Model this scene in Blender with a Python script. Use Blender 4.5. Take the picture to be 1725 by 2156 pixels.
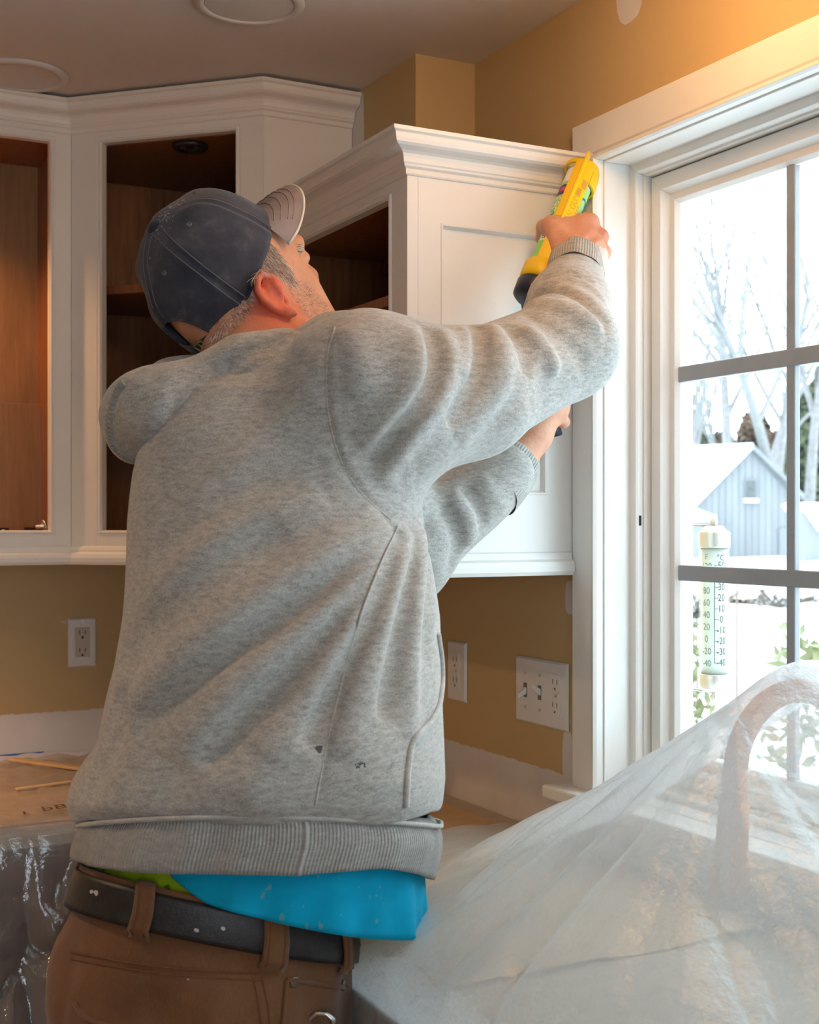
import bpy, bmesh, math, random
import numpy as np
from mathutils import Vector, Matrix
random.seed(7); np.random.seed(7)
for o in list(bpy.data.objects): bpy.data.objects.remove(o, do_unlink=True)
SC = bpy.context.scene
COL = SC.collection
PI = math.pi

# ---------------------------------------------------------------- camera (calibrated on the room's vanishing points)
FPX, CX, HY, CAMZ = 2780.0, 862.5, 1100.0, 1.45
YAW = math.atan((CX + 590) / FPX); SA, CA = math.sin(YAW), math.cos(YAW)
cam = bpy.data.cameras.new('camera'); camo = bpy.data.objects.new('camera', cam); COL.objects.link(camo)
camo.location = (0, 0, CAMZ); camo.rotation_euler = (PI/2, 0, -YAW)
cam.sensor_width = 36; cam.sensor_fit = 'AUTO'; cam.lens = FPX/2156*36; cam.shift_y = 22/2156
cam.clip_start = .05; cam.clip_end = 800
cam.dof.use_dof = True; cam.dof.focus_distance = 1.85; cam.dof.aperture_fstop = 9.0
SC.camera = camo
# ---------------------------------------------------------------- sky, exposure, large lights
SC.view_settings.view_transform = 'Standard'; SC.view_settings.look = 'None'
SC.view_settings.exposure = 0.0; SC.view_settings.gamma = 1; SC.view_settings.use_curve_mapping = False
SC.cycles.use_denoising = True
SC.cycles.max_bounces = 6; SC.cycles.diffuse_bounces = 4; SC.cycles.glossy_bounces = 3; SC.cycles.transparent_max_bounces = 12
SC.cycles.use_adaptive_sampling = True; SC.cycles.adaptive_threshold = .1; SC.cycles.adaptive_min_samples = 16
SC.cycles.sample_clamp_indirect = 6; SC.cycles.caustics_reflective = False; SC.cycles.caustics_refractive = False
wd = bpy.data.worlds.new('overcast_sky'); SC.world = wd; wd.use_nodes = True
wn = wd.node_tree.nodes; wl = wd.node_tree.links
bgn = wn['Background']; bgn.inputs[0].default_value = (.78, .89, 1, 1); bgn.inputs[1].default_value = 6.3
def portal(name, loc, rot, sx, sy):
    l = bpy.data.lights.new(name, 'AREA'); l.shape = 'RECTANGLE'; l.size = sx; l.size_y = sy
    o = bpy.data.objects.new(name, l); COL.objects.link(o); o.location = loc; o.rotation_euler = rot
    l.cycles.is_portal = True; l.energy = 1
    return o
portal('window_portal', (1.47, .86, 1.56), (0, PI/2, 0), 1.12, 1.72)
portal('rear_fill_portal', (-.6, -2.36, 1.5), (PI/2, 0, 0), 1.3, 1.2)
def lamp(name, loc, col, power, size, spot=None):
    l = bpy.data.lights.new(name, 'SPOT' if spot else 'POINT'); l.energy = power; l.color = col; l.shadow_soft_size = size
    if spot: l.spot_size = spot; l.spot_blend = .6
    o = bpy.data.objects.new(name, l); COL.objects.link(o); o.location = loc
    return o
WARM = (1, .52, .19); SOFT = (1, .68, .42)

# ---------------------------------------------------------------- projection helpers (photo pixel + real depth -> world)
def W(u, v, d):
    l = (u-CX)/FPX*d
    return Vector((d*SA+l*CA, d*CA-l*SA, CAMZ+(HY-v)/FPX*d))
def onX(u, v, X): return W(u, v, X/(SA+(u-CX)/FPX*CA))
def onY(u, v, Y): return W(u, v, Y/(CA-(u-CX)/FPX*SA))
def onZ(u, v, Z): return W(u, v, (Z-CAMZ)*FPX/(HY-v))
def LD(l, d, z): return Vector((d*SA+l*CA, d*CA-l*SA, CAMZ+z))     # camera-plan frame (sideways, away, up) to world
VR = Vector((CA, -SA, 0)); VD = Vector((SA, CA, 0)); VZ = Vector((0, 0, 1))

# ---------------------------------------------------------------- materials
def newmat(name):
    m = bpy.data.materials.new(name); m.use_nodes = True
    nt = m.node_tree; b = nt.nodes['Principled BSDF']
    return m, nt, b
def N(nt, kind, **kw):
    n = nt.nodes.new(kind)
    for k, v in kw.items():
        if k.startswith('i_'):
            key = k[2:]
            n.inputs[int(key) if key.isdigit() else key.replace('_', ' ')].default_value = v
        else: setattr(n, k, v)
    return n
def L(nt, a, b): nt.links.new(a, b)
def ramp(nt, fac, stops):
    r = nt.nodes.new('ShaderNodeValToRGB'); e = r.color_ramp.elements
    while len(e) < len(stops): e.new(.5)
    for el, (p, c) in zip(e, stops): el.position = p; el.color = (*c, 1) if len(c) == 3 else c
    L(nt, fac, r.inputs[0]); return r.outputs[0]
def mapped(nt, space='Object', scale=(1, 1, 1), rot=(0, 0, 0), loc=(0, 0, 0)):
    tc = N(nt, 'ShaderNodeTexCoord'); mp = N(nt, 'ShaderNodeMapping')
    mp.inputs['Scale'].default_value = scale; mp.inputs['Rotation'].default_value = rot; mp.inputs['Location'].default_value = loc
    L(nt, tc.outputs[space], mp.inputs[0]); return mp.outputs[0]
def noise(nt, vec, scale, detail=3, rough=.5):
    n = N(nt, 'ShaderNodeTexNoise'); n.inputs['Scale'].default_value = scale; n.inputs['Detail'].default_value = detail
    n.inputs['Roughness'].default_value = rough
    if vec is not None: L(nt, vec, n.inputs['Vector'])
    return n.outputs['Fac']
def bump(nt, b, h, strength, dist=.002, prev=None):
    n = N(nt, 'ShaderNodeBump'); n.inputs['Strength'].default_value = strength; n.inputs['Distance'].default_value = dist
    L(nt, h, n.inputs['Height'])
    if prev is not None: L(nt, prev, n.inputs['Normal'])
    if b is not None: L(nt, n.outputs[0], b.inputs['Normal'])
    return n.outputs[0]
def mixc(nt, fac, a, c):
    n = N(nt, 'ShaderNodeMix', data_type='RGBA')
    for sock, val in ((0, fac), (6, a), (7, c)):
        if hasattr(val, 'links'): L(nt, val, n.inputs[sock])
        elif sock == 0: n.inputs[0].default_value = val
        else: n.inputs[sock].default_value = (*val, 1)
    return n.outputs[2]
def math_(nt, op, a, b=0., c=None):
    n = N(nt, 'ShaderNodeMath', operation=op)
    for i, v in enumerate((a, b, c)):
        if v is None: continue
        if hasattr(v, 'links'): L(nt, v, n.inputs[i])
        else: n.inputs[i].default_value = v
    return n.outputs[0]
def pmat(name, col, rough=.5, var=.08, vs=12, bmp=0, bs=200, metal=0, spec=.5, stretch=(1, 1, 1), coat=0):
    m, nt, b = newmat(name)
    v = mapped(nt, 'Object', stretch)
    f = noise(nt, v, vs, 4, .6)
    L(nt, ramp(nt, f, ((.3, [c*(1-var) for c in col]), (.7, [min(1, c*(1+var)) for c in col]))), b.inputs['Base Color'])
    b.inputs['Roughness'].default_value = rough; b.inputs['Metallic'].default_value = metal
    b.inputs['Specular IOR Level'].default_value = spec; b.inputs['Coat Weight'].default_value = coat
    if bmp: bump(nt, b, noise(nt, v, bs, 3), bmp)
    return m
M = {}
M['white'] = pmat('white_trim_paint', (.80, .785, .75), .42, .025, 6, .05, 60)
M['ceil'] = pmat('ceiling_paint', (.70, .67, .64), .9, .02, 3, .06, 150)
M['plate'] = pmat('white_nylon', (.78, .77, .75), .35, .02, 20)
M['almond'] = pmat('light_almond_plastic', (.58, .52, .44), .4, .03, 20)
M['slot'] = pmat('dark_slot', (.02, .018, .015), .8, .1)
M['slotgrey'] = pmat('grey_slot', (.20, .185, .17), .7, .1)
M['screw'] = pmat('painted_screw_metal', (.6, .58, .55), .35, .05, 30, metal=.6)
M['chrome'] = pmat('brushed_nickel', (.62, .60, .57), .28, .08, 60, metal=1)
M['blackmetal'] = pmat('black_metal', (.02, .02, .022), .4, .2, 40, metal=.3)
M['lens'] = pmat('frosted_lens', (.80, .78, .74), .5, .02, 20)
M['ring'] = pmat('white_light_ring', (.66, .65, .63), .4, .02, 20)
def wood(name, dark, light, scale=6, ax=(14, 14, 1.2), rough=.42, coat=.15):
    m, nt, b = newmat(name)
    v = mapped(nt, 'Object', ax)
    n1 = noise(nt, v, scale, 6, .62); n2 = noise(nt, mapped(nt, 'Object', (ax[0]*8, ax[1]*8, ax[2]*3)), scale, 3, .5)
    f = math_(nt, 'ADD', math_(nt, 'MULTIPLY', n1, .75), math_(nt, 'MULTIPLY', n2, .25))
    L(nt, ramp(nt, f, ((.32, dark), (.5, [(a+c)/2 for a, c in zip(dark, light)]), (.7, light))), b.inputs['Base Color'])
    b.inputs['Roughness'].default_value = rough; b.inputs['Coat Weight'].default_value = coat
    bump(nt, b, f, .12, .001)
    return m
M['cherry'] = wood('stained_cherry_wood', (.16, .055, .018), (.34, .135, .045))
M['maple'] = wood('varnished_plywood', (.30, .15, .055), (.46, .25, .10))
M['basewood'] = wood('dark_base_cabinet_wood', (.06, .022, .012), (.13, .05, .026))
M['rawwood'] = wood('raw_pine', (.56, .38, .20), (.72, .53, .31), 5, (3, 30, 30), .7, 0)
M['oak'] = wood('oak_floor', (.25, .14, .06), (.42, .26, .13), 4, (1.2, 12, 12))

# ---------------------------------------------------------------- mesh helpers
class MB:
    def __init__(s): s.v = []; s.f = []; s.mi = []; s.uv = None; s.smooth = []
    def add(s, verts, faces, mi=0, smooth=False):
        k = len(s.v); s.v += [tuple(p) for p in verts]
        for f in faces: s.f.append([i+k for i in f]); s.mi.append(mi); s.smooth.append(smooth)
        return s
    def box(s, a, b, mi=0, T=None):
        x0, y0, z0 = [min(p, q) for p, q in zip(a, b)]; x1, y1, z1 = [max(p, q) for p, q in zip(a, b)]
        vs = [(x0,y0,z0),(x1,y0,z0),(x1,y1,z0),(x0,y1,z0),(x0,y0,z1),(x1,y0,z1),(x1,y1,z1),(x0,y1,z1)]
        if T: vs = [T(*p) for p in vs]
        return s.add(vs, [(0,3,2,1),(4,5,6,7),(0,1,5,4),(1,2,6,5),(2,3,7,6),(3,0,4,7)], mi)
    def prism(s, poly, z0, z1, mi=0, T=None):
        n = len(poly); vs = [(p[0],p[1],z0) for p in poly] + [(p[0],p[1],z1) for p in poly]
        if T: vs = [T(*p) for p in vs]
        fs = [tuple(range(n-1,-1,-1)), tuple(range(n,2*n))] + [(i,(i+1)%n,(i+1)%n+n,i+n) for i in range(n)]
        return s.add(vs, fs, mi)
    def rings(s, rings, closed=True, caps=True, mi=0, smooth=True):
        n = len(rings[0]); vs = [p for r in rings for p in r]; fs = []
        for i in range(len(rings)-1):
            for j in range(n if closed else n-1):
                a = i*n+j; b2 = i*n+(j+1)%n
                fs.append((a, b2, b2+n, a+n))
        if caps and closed: fs += [tuple(range(n-1,-1,-1)), tuple(range((len(rings)-1)*n, len(rings)*n))]
        return s.add(vs, fs, mi, smooth)
    def tube(s, pts, r, n=10, mi=0, caps=True, flat=1., up=None, smooth=True):
        pts = [Vector(p) for p in pts]; rs = r if hasattr(r, '__len__') else [r]*len(pts)
        rings = []; prev = None
        for i, p in enumerate(pts):
            t = (pts[min(i+1, len(pts)-1)]-pts[max(i-1, 0)]).normalized()
            if prev is None:
                a = Vector(up) if up else (Vector((0,0,1)) if abs(t.z) < .9 else Vector((1,0,0)))
            else: a = prev
            a = (a-t*a.dot(t)).normalized(); b = t.cross(a); prev = a
            rings.append([p+(a*math.cos(2*PI*k/n)*flat+b*math.sin(2*PI*k/n))*rs[i] for k in range(n)])
        return s.rings(rings, True, caps, mi, smooth)
    def lathe(s, prof, base, axis=(0,0,1), n=32, mi=0, smooth=True, caps=True):
        ax = Vector(axis).normalized(); a = Vector((1,0,0)) if abs(ax.x) < .8 else Vector((0,1,0))
        a = (a-ax*a.dot(ax)).normalized(); b = ax.cross(a); base = Vector(base)
        rings = [[base+ax*h+(a*math.cos(2*PI*k/n)+b*math.sin(2*PI*k/n))*max(r, 1e-5) for k in range(n)] for r, h in prof]
        return s.rings(rings, True, caps, mi, smooth)
    def build(s, name, mats, parent=None, recalc=True, bevel=0, seg=2, wn=False):
        me = bpy.data.meshes.new(name); me.from_pydata(s.v, [], s.f)
        if recalc:
            bm = bmesh.new(); bm.from_mesh(me); bmesh.ops.recalc_face_normals(bm, faces=bm.faces[:]); bm.to_mesh(me); bm.free()
        for m in (mats if isinstance(mats, (list, tuple)) else [mats]): me.materials.append(M[m] if isinstance(m, str) else m)
        me.polygons.foreach_set('material_index', s.mi); me.polygons.foreach_set('use_smooth', s.smooth)
        o = bpy.data.objects.new(name, me); COL.objects.link(o)
        if parent: o.parent = parent
        if bevel:
            md = o.modifiers.new('bevel', 'BEVEL'); md.width = bevel; md.segments = seg; md.limit_method = 'ANGLE'; md.angle_limit = .6
            md.harden_normals = False
        return o
def thing(name, label, cat, loc=(0,0,0), group=None, kind=None):
    o = bpy.data.objects.new(name, None); COL.objects.link(o); o.location = loc; o.empty_display_size = .05
    return tag(o, label, cat, group, kind)
def tag(o, label=None, cat=None, group=None, kind=None):
    if label: o['label'] = label
    if cat: o['category'] = cat
    if group: o['group'] = group
    if kind: o['kind'] = kind
    return o
def settle(root):
    """children were built in world space: keep them there under a root that stands at the thing's base"""
    off = root.location.copy()
    for ch in root.children: ch.location = ch.location-off
def npmesh(name, v, f, mats, parent=None, smooth=True):
    me = bpy.data.meshes.new(name); nv = len(v); nf = len(f); k = f.shape[1]
    me.vertices.add(nv); me.vertices.foreach_set('co', np.asarray(v, np.float32).ravel())
    me.loops.add(nf*k); me.loops.foreach_set('vertex_index', np.asarray(f, np.int32).ravel())
    me.polygons.add(nf); me.polygons.foreach_set('loop_start', np.arange(0, nf*k, k, dtype=np.int32))
    try: me.polygons.foreach_set('loop_total', np.full(nf, k, np.int32))
    except Exception: pass
    me.polygons.foreach_set('use_smooth', np.full(nf, smooth)); me.update(calc_edges=True); me.validate()
    for m in (mats if isinstance(mats, (list, tuple)) else [mats]): me.materials.append(M[m] if isinstance(m, str) else m)
    o = bpy.data.objects.new(name, me); COL.objects.link(o)
    if parent: o.parent = parent
    return o
def text_mesh(name, body, size, T, mat, parent=None, depth=.0004, align='CENTER', shear=0., squeeze=1.):
    cu = bpy.data.curves.new(name, 'FONT'); cu.body = body; cu.size = size; cu.align_x = align; cu.align_y = 'CENTER'
    cu.extrude = depth; cu.resolution_u = 3; cu.shear = shear
    o = bpy.data.objects.new(name, cu); COL.objects.link(o)
    dg = bpy.context.evaluated_depsgraph_get()
    me = bpy.data.meshes.new_from_object(o.evaluated_get(dg)); bpy.data.objects.remove(o, do_unlink=True)
    for v in me.vertices: v.co = T(Vector((v.co.x*squeeze, v.co.y, v.co.z)))
    me.materials.clear(); me.materials.append(M[mat]); me.name = name
    ob = bpy.data.objects.new(name, me); COL.objects.link(ob)
    if parent: ob.parent = parent
    return ob
def frame(o, x, y):
    """local (x, y, out) -> world"""
    o = Vector(o); x = Vector(x).normalized(); y = Vector(y).normalized(); z = x.cross(y)
    return lambda a, b=None, c=0: (o+x*a[0]+y*a[1]+z*a[2]) if b is None else (o+x*a+y*b+z*c)
# ================================================================ room shell
XW, YB, ZC, ZCT = 1.26, 2.99, 2.312, .92      # window wall, back wall, ceiling, counter top
XB, YCH = 1.134, 2.146                         # chase
XL, YR = -2.6, -2.3
YP, XF = 1.803, .938                           # near wall cabinet: side plane, front plane
ZU = 1.368                                     # bottom of wall cabinets
CAS_Y, CAS_Z, CAS_X = 1.801, 2.099, 1.242      # window casing outer edges and face

def wall_paint(name, horiz, patches):
    m, nt, b = newmat(name)
    tc = N(nt, 'ShaderNodeTexCoord'); sx = N(nt, 'ShaderNodeSeparateXYZ'); L(nt, tc.outputs['Object'], sx.inputs[0])
    h = sx.outputs[horiz]; z = sx.outputs['Z']
    big = noise(nt, tc.outputs['Object'], 2.5, 3); fine = noise(nt, tc.outputs['Object'], 60, 3, .7)
    tan = ramp(nt, big, ((.3, (.54, .385, .185)), (.7, (.58, .42, .205))))
    primer = ramp(nt, noise(nt, tc.outputs['Object'], 9, 4), ((.35, (.66, .64, .63)), (.65, (.74, .72, .71))))
    edge = math_(nt, 'ADD', z, math_(nt, 'MULTIPLY', math_(nt, 'SUBTRACT', fine, .5), .012))
    msk = math_(nt, 'LESS_THAN', edge, 1.026)
    wob = math_(nt, 'MULTIPLY', math_(nt, 'SUBTRACT', noise(nt, tc.outputs['Object'], 45, 4, .7), .5), .03)
    for (hc, zc, rh, rz) in patches:
        dh = math_(nt, 'DIVIDE', math_(nt, 'ABSOLUTE', math_(nt, 'SUBTRACT', h, hc)), rh)
        dz = math_(nt, 'DIVIDE', math_(nt, 'ABSOLUTE', math_(nt, 'SUBTRACT', z, zc)), rz)
        d = math_(nt, 'ADD', math_(nt, 'POWER', dh, 3.), math_(nt, 'POWER', dz, 3.))
        inside = math_(nt, 'LESS_THAN', math_(nt, 'ADD', d, math_(nt, 'MULTIPLY', wob, 18.)), 1.)
        msk = math_(nt, 'MAXIMUM', msk, inside)
    # stray white specks
    sp = math_(nt, 'GREATER_THAN', noise(nt, tc.outputs['Object'], 38, 2, .4), .79)
    msk = math_(nt, 'MAXIMUM', msk, math_(nt, 'MULTIPLY', sp, .5))
    L(nt, mixc(nt, msk, tan, primer), b.inputs['Base Color'])
    b.inputs['Roughness'].default_value = .62
    bump(nt, b, noise(nt, tc.outputs['Object'], 220, 2), .06, .001)
    return m
pp = [onX(1326, -10, XW), onX(1198, 1258, XW), onX(1196, 1600, XW)]
M['wall_w'] = wall_paint('tan_wall_paint_window_side', 'Y', [(pp[0].y, pp[0].z+.02, .034, .062), (pp[1].y-.004, pp[1].z, .014, .028), (pp[2].y, pp[2].z, .016, .05)])
M['wall_b'] = wall_paint('tan_wall_paint_back', 'X', [])
M['wall_c'] = wall_paint('tan_wall_paint_chase', 'Y', [(2.40, 2.20, .035, .14)])

def struct(o, label=None): return tag(o, label, None, None, 'structure')
struct(MB().box((XL, YR, -.05), (XW, YB, 0)).build('floor', 'oak'), 'wooden kitchen floor')
struct(MB().box((XL-.1, YR-.1, ZC), (XW+.14, YB+.1, ZC+.1)).build('ceiling', 'ceil'), 'smooth grey-white painted ceiling above the cabinets')
struct(MB().box((XL-.1, YB, 0), (XW+.14, YB+.1, ZC)).build('wall_back', 'wall_b'), 'tan painted wall with a white primer strip behind left counter')
# window opening
WY1, WY0, WZ1, WZ0 = 1.742, -.02, 2.036, 1.018
w = MB()
w.box((XW, WY1, 0), (XW+.14, YB, ZC)); w.box((XW, YR, 0), (XW+.14, WY0, ZC))
w.box((XW, WY0, WZ1), (XW+.14, WY1, ZC)); w.box((XW, WY0, 0), (XW+.14, WY1, WZ0))
struct(w.build('wall_right', 'wall_w'), 'golden tan wall around the window')
c = MB(); c.box((XB, 2.421, 0), (XW, YB, ZC)); c.box((XB, YCH, 2.06), (XW, 2.421, ZC))
struct(c.build('wall_chase', 'wall_c'), 'boxed-out tan wall corner above near wall cabinet')
struct(MB().box((XL-.1, YR, 0), (XL, YB, ZC)).build('wall_left', 'wall_b'))
r = MB(); RX0, RX1, RZ0, RZ1 = -1.25, .05, .9, 2.1
r.box((XL, YR-.1, 0), (RX0, YR, ZC)); r.box((RX1, YR-.1, 0), (XW, YR, ZC)); r.box((RX0, YR-.1, RZ1), (RX1, YR, ZC)); r.box((RX0, YR-.1, 0), (RX1, YR, RZ0))
struct(r.build('wall_rear', 'wall_b'))

# ---------------------------------------------------------------- window: casing, jamb, stops, sash, glass, grille
def rect_sweep(mb, prof, Y1, Y0, Z1, Z0, sides=(0, 1, 2), each=False):
    """prof: (X, inset) polygon swept round the opening; sides 0 left(Y1) 1 head 2 right(Y0) 3 bottom"""
    def cor(s): return [(Y1-s, Z0+s), (Y1-s, Z1-s), (Y0+s, Z1-s), (Y0+s, Z0+s)]
    n = len(prof); out = []
    for k in sides:
        m2 = MB() if each else mb
        va = [(x, *cor(s)[k]) for x, s in prof]; vb = [(x, *cor(s)[(k+1) % 4]) for x, s in prof]
        if len(sides) == 3:   # open at the sill: legs run straight down
            if k == 0: va = [(x, Y1-s, Z0) for x, s in prof]
            if k == 2: vb = [(x, Y0+s, Z0) for x, s in prof]
        fs = [tuple(range(n)), tuple(range(2*n-1, n-1, -1))]+[(i, (i+1) % n, (i+1) % n+n, i+n) for i in range(n)]
        m2.add(va+vb, fs); out.append(m2)
    return out
win = thing('window_1', 'white double-casement window with grey grilles over the sink', None, (XW, .86, WZ0), kind='structure')
ZS = 1.017                                     # top of stool
CY0 = -.08
cas = [(XW, 0), (CAS_X+.002, 0), (CAS_X, .002), (CAS_X, .055), (CAS_X+.003, .0575), (CAS_X+.003, .0595), (CAS_X-.004, .061), (CAS_X-.005, .066), (CAS_X+.001, .0685), (XW, .0685)]
for nm, m2 in zip(('casing_leg', 'casing_head', 'casing_leg'), rect_sweep(None, cas, CAS_Y, CY0, CAS_Z, ZS, each=True)):
    m2.build(nm, 'white', win, bevel=.0008)
def sX(u, s): return onY(u, 1100, CAS_Y-s).x   # depth at which the photo shows a line on the face at inset s
def sS(u, X): return CAS_Y-onX(u, 1100, X).y
s1 = .0715; x1 = sX(1327, s1)                  # jamb face back to the first stop
s2 = sS(1338, x1); x2 = sX(1352, s2)
s3 = sS(1357, x2); x3 = sX(1371, s3)
s4 = sS(1394, x3); x4 = x3+.012
jamb = [(XW-.004, s1-.004), (XW-.004, s1), (x1, s1), (x1, s2), (x1+.004, s2+.002), (x2, s2+.002), (x2, s3), (x3+.05, s3), (x3+.05, s1-.004)]
m2 = MB(); rect_sweep(m2, jamb, CAS_Y, CY0, CAS_Z, ZS-.075, sides=(0, 1, 2, 3)); m2.build('jamb', 'white', win, bevel=.0012)
sash0 = s3+.002
MULL = .86                                     # mullion centre
def sash(Y1, Y0):
    zt, zb = CAS_Z, ZS-.075
    pr = [(x3, sash0), (x3-.002, sash0+.002), (x3-.002, s4-.002), (x3+.002, s4), (x3+.012, s4+.006), (x3+.012, s4+.016), (x3+.02, s4+.022), (x3+.045, s4+.022), (x3+.045, sash0)]
    m2 = MB(); rect_sweep(m2, pr, Y1, Y0, zt, zb, sides=(0, 1, 2, 3)); m2.build('sash_frame', 'white', win, bevel=.0008)
    g = s4+.021; xg = x3+.03
    a, b2, c2, d2 = Y0+g, Y1-g, zb+g, zt-g
    MB().box((xg, a, c2), (xg+.004, b2, d2)).build('glass_pane', 'glass', win)
    return a, b2, c2, d2, xg
m, nt, b = newmat('window_glass')
tr = N(nt, 'ShaderNodeBsdfTransparent'); tr.inputs[0].default_value = (.93, .97, .955, 1)
gl = N(nt, 'ShaderNodeBsdfGlossy'); gl.inputs['Roughness'].default_value = .02
lw = N(nt, 'ShaderNodeLayerWeight'); lw.inputs[0].default_value = .5; mx = N(nt, 'ShaderNodeMixShader')
L(nt, math_(nt, 'ADD', math_(nt, 'MULTIPLY', math_(nt, 'POWER', lw.outputs['Facing'], 5.), .5), .02), mx.inputs[0]); L(nt, tr.outputs[0], mx.inputs[1]); L(nt, gl.outputs[0], mx.inputs[2]); L(nt, mx.outputs[0], nt.nodes['Material Output'].inputs[0])
M['glass'] = m
M['grille'] = pmat('grey_grille_paint', (.30, .32, .34), .4, .05, 20)
a0, b0, c0, d0, XG = sash(CAS_Y, MULL-.02-sash0*0+sash0*0)
zm1 = onX(1435, 789, XG-.008).z; zm2 = onX(1435, 1206, XG-.008).z; ymv = onX(1669, 1100, XG-.008).y
GW = .0085
def grille(a, b2, c2, d2, ys, nm='muntin'):
    for yv in ys: MB().box((XG-.012, yv-GW, c2-.01), (XG-.001, yv+GW, d2+.01)).build(nm, 'grille', win, bevel=.002)
    for zz in (zm1, zm2): MB().box((XG-.013, a-.006, zz-.0125), (XG-.0005, b2+.006, zz+.0125)).build(nm, 'grille', win, bevel=.002)
pw = b0-ymv
grille(a0, b0, c0, d0, [ymv, ymv-pw*1.02])
a1, b1, c1, d1, _ = sash(MULL+.02, CY0)
grille(a1, b1, c1, d1, [b1-(b1-a1)/3, a1+(b1-a1)/3])
MB().box((x2-.02, MULL-.035, ZS), (x3+.05, MULL+.035, CAS_Z-.06)).build('mullion', 'white', win, bevel=.002)
# slot of the sash lock on the near stop
pk = onY(1349, 1096, CAS_Y-s2-.002)
MB().box((pk.x-.003, pk.y-.0012, pk.z-.008), (pk.x+.001, pk.y+.002, pk.z+.008)).build('latch_slot', 'slot', win)
# stool (interior sill) with horn and apron
st = MB(); st.box((1.205, CY0-.03, ZS-.022), (x3, 1.835, ZS)); st.build('stool', 'white', win, bevel=.004)
MB().box((1.238, CY0-.01, ZS-.06), (XW, 1.82, ZS-.022)).build('apron', 'white', win, bevel=.002)
settle(win)
fill_win = thing('rear_fill_window', 'added rear window opening behind the viewer, letting in fill daylight', None, (-.6, YR, RZ0), kind='structure')  # unseen made-up opening, added in the rear wall for fill daylight
for (a, b2) in (((RX0-.07, RZ0-.07), (RX0, RZ1+.07)), ((RX1, RZ0-.07), (RX1+.07, RZ1+.07)), ((RX0, RZ1), (RX1, RZ1+.07)), ((RX0, RZ0-.07), (RX1, RZ0)), ((-.63, RZ0), (-.57, RZ1))):
    MB().box((a[0], YR-.01, a[1]), (b2[0], YR+.02, b2[1])).build('casing', 'white', fill_win, bevel=.002)
settle(fill_win)

# ---------------------------------------------------------------- mouldings
def offset_path(path, p):
    """mitred offset of an open plan polyline, to the left of its direction"""
    pts = [Vector((x, y, 0)) for x, y in path]; out = []
    for i in range(len(pts)):
        ns = []
        for a, b2 in ((i-1, i), (i, i+1)):
            if a >= 0 and b2 < len(pts):
                t = (pts[b2]-pts[a]).normalized(); ns.append(Vector((-t.y, t.x, 0)))
        n = ns[0] if len(ns) == 1 else (ns[0]+ns[1])/(1+ns[0].dot(ns[1]))
        out.append(pts[i]+n*p)
    return out
def moulding(path, prof, seg):
    """prof: (out, z) closed polygon; one mitred segment of the run"""
    n = len(prof); va = []; vb = []
    for p, z in prof:
        o = offset_path(path, p); va.append((o[seg].x, o[seg].y, z)); vb.append((o[seg+1].x, o[seg+1].y, z))
    return MB().add(va+vb, [tuple(range(n)), tuple(range(2*n-1, n-1, -1))]+[(i, (i+1) % n, (i+1) % n+n, i+n) for i in range(n)])
def crown_prof(zt, h=.052, p=.045):
    pts = [(0, zt), (p, zt), (p, zt-.006), (p-.004, zt-.008)]
    for k in range(9):
        t = k/8; pts.append((p-.005-(p-.017)*(t-.13*math.sin(2*PI*t)), zt-.009-(h-.017)*(t+.10*math.sin(2*PI*t))))
    pts += [(.010, zt-h+.006), (.009, zt-h+.003), (.0045, zt-h), (.0045, zt-h-.007), (.003, zt-h-.009), (0, zt-h-.0095)]
    return pts
rail_prof = [(-.012, ZU+.001), (.001, ZU+.034), (.004, ZU+.032), (.006, ZU+.026), (.006, ZU+.022), (.012, ZU+.018), (.014, ZU+.010), (.013, ZU+.002), (.009, ZU-.004), (-.012, ZU-.004)]
# plan of the left run, walked so that the room is on the left-hand side
CC = (.942, 2.4195); CD = (CC[0]-.303, CC[1]+.303)
run = [(XB-.001, CC[1]), CC, CD, (-.30, CD[1])]
runL = run[::-1]                               # direction +X: room on the right -> use negative offsets
def run_mould(prof, seg): return moulding(run, [(p, z) for p, z in prof], seg)

def cab_front(parent, T, w, h, z0, x0, x1, o0, o1, th=.019):
    """face frame in local (x, y out, z): stiles, rails and a bead round the opening x0..x1 / o0..o1"""
    fr = [('stile', 0, x0, z0, z0+h), ('stile', x1, w, z0, z0+h), ('rail', x0, x1, o1, z0+h), ('rail', x0, x1, z0, o0)]
    for nm, a, b2, c2, d2 in fr: MB().box((a, -th, c2), (b2, 0, d2), T=T).build(nm, 'white', parent, bevel=.0007)
    bw = .011
    prof = [(0, 0), (.0005, -.0006), (.003, -.001), (.005, .002), (.008, .0025), (bw, -.002), (bw, -th), (0, -th)]
    n = len(prof)
    for k in range(4):
        va = []; vb = []
        for s, y in prof:
            cr = [(x0+s, o0+s), (x0+s, o1-s), (x1-s, o1-s), (x1-s, o0+s)]
            a, b2 = cr[k], cr[(k+1) % 4]; va.append(T(a[0], y, a[1])); vb.append(T(b2[0], y, b2[1]))
        MB().add(va+vb, [tuple(range(n)), tuple(range(2*n-1, n-1, -1))]+[(i, (i+1) % n, (i+1) % n+n, i+n) for i in range(n)]).build('bead', 'white', parent)
ZT = ZC-.006
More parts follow.
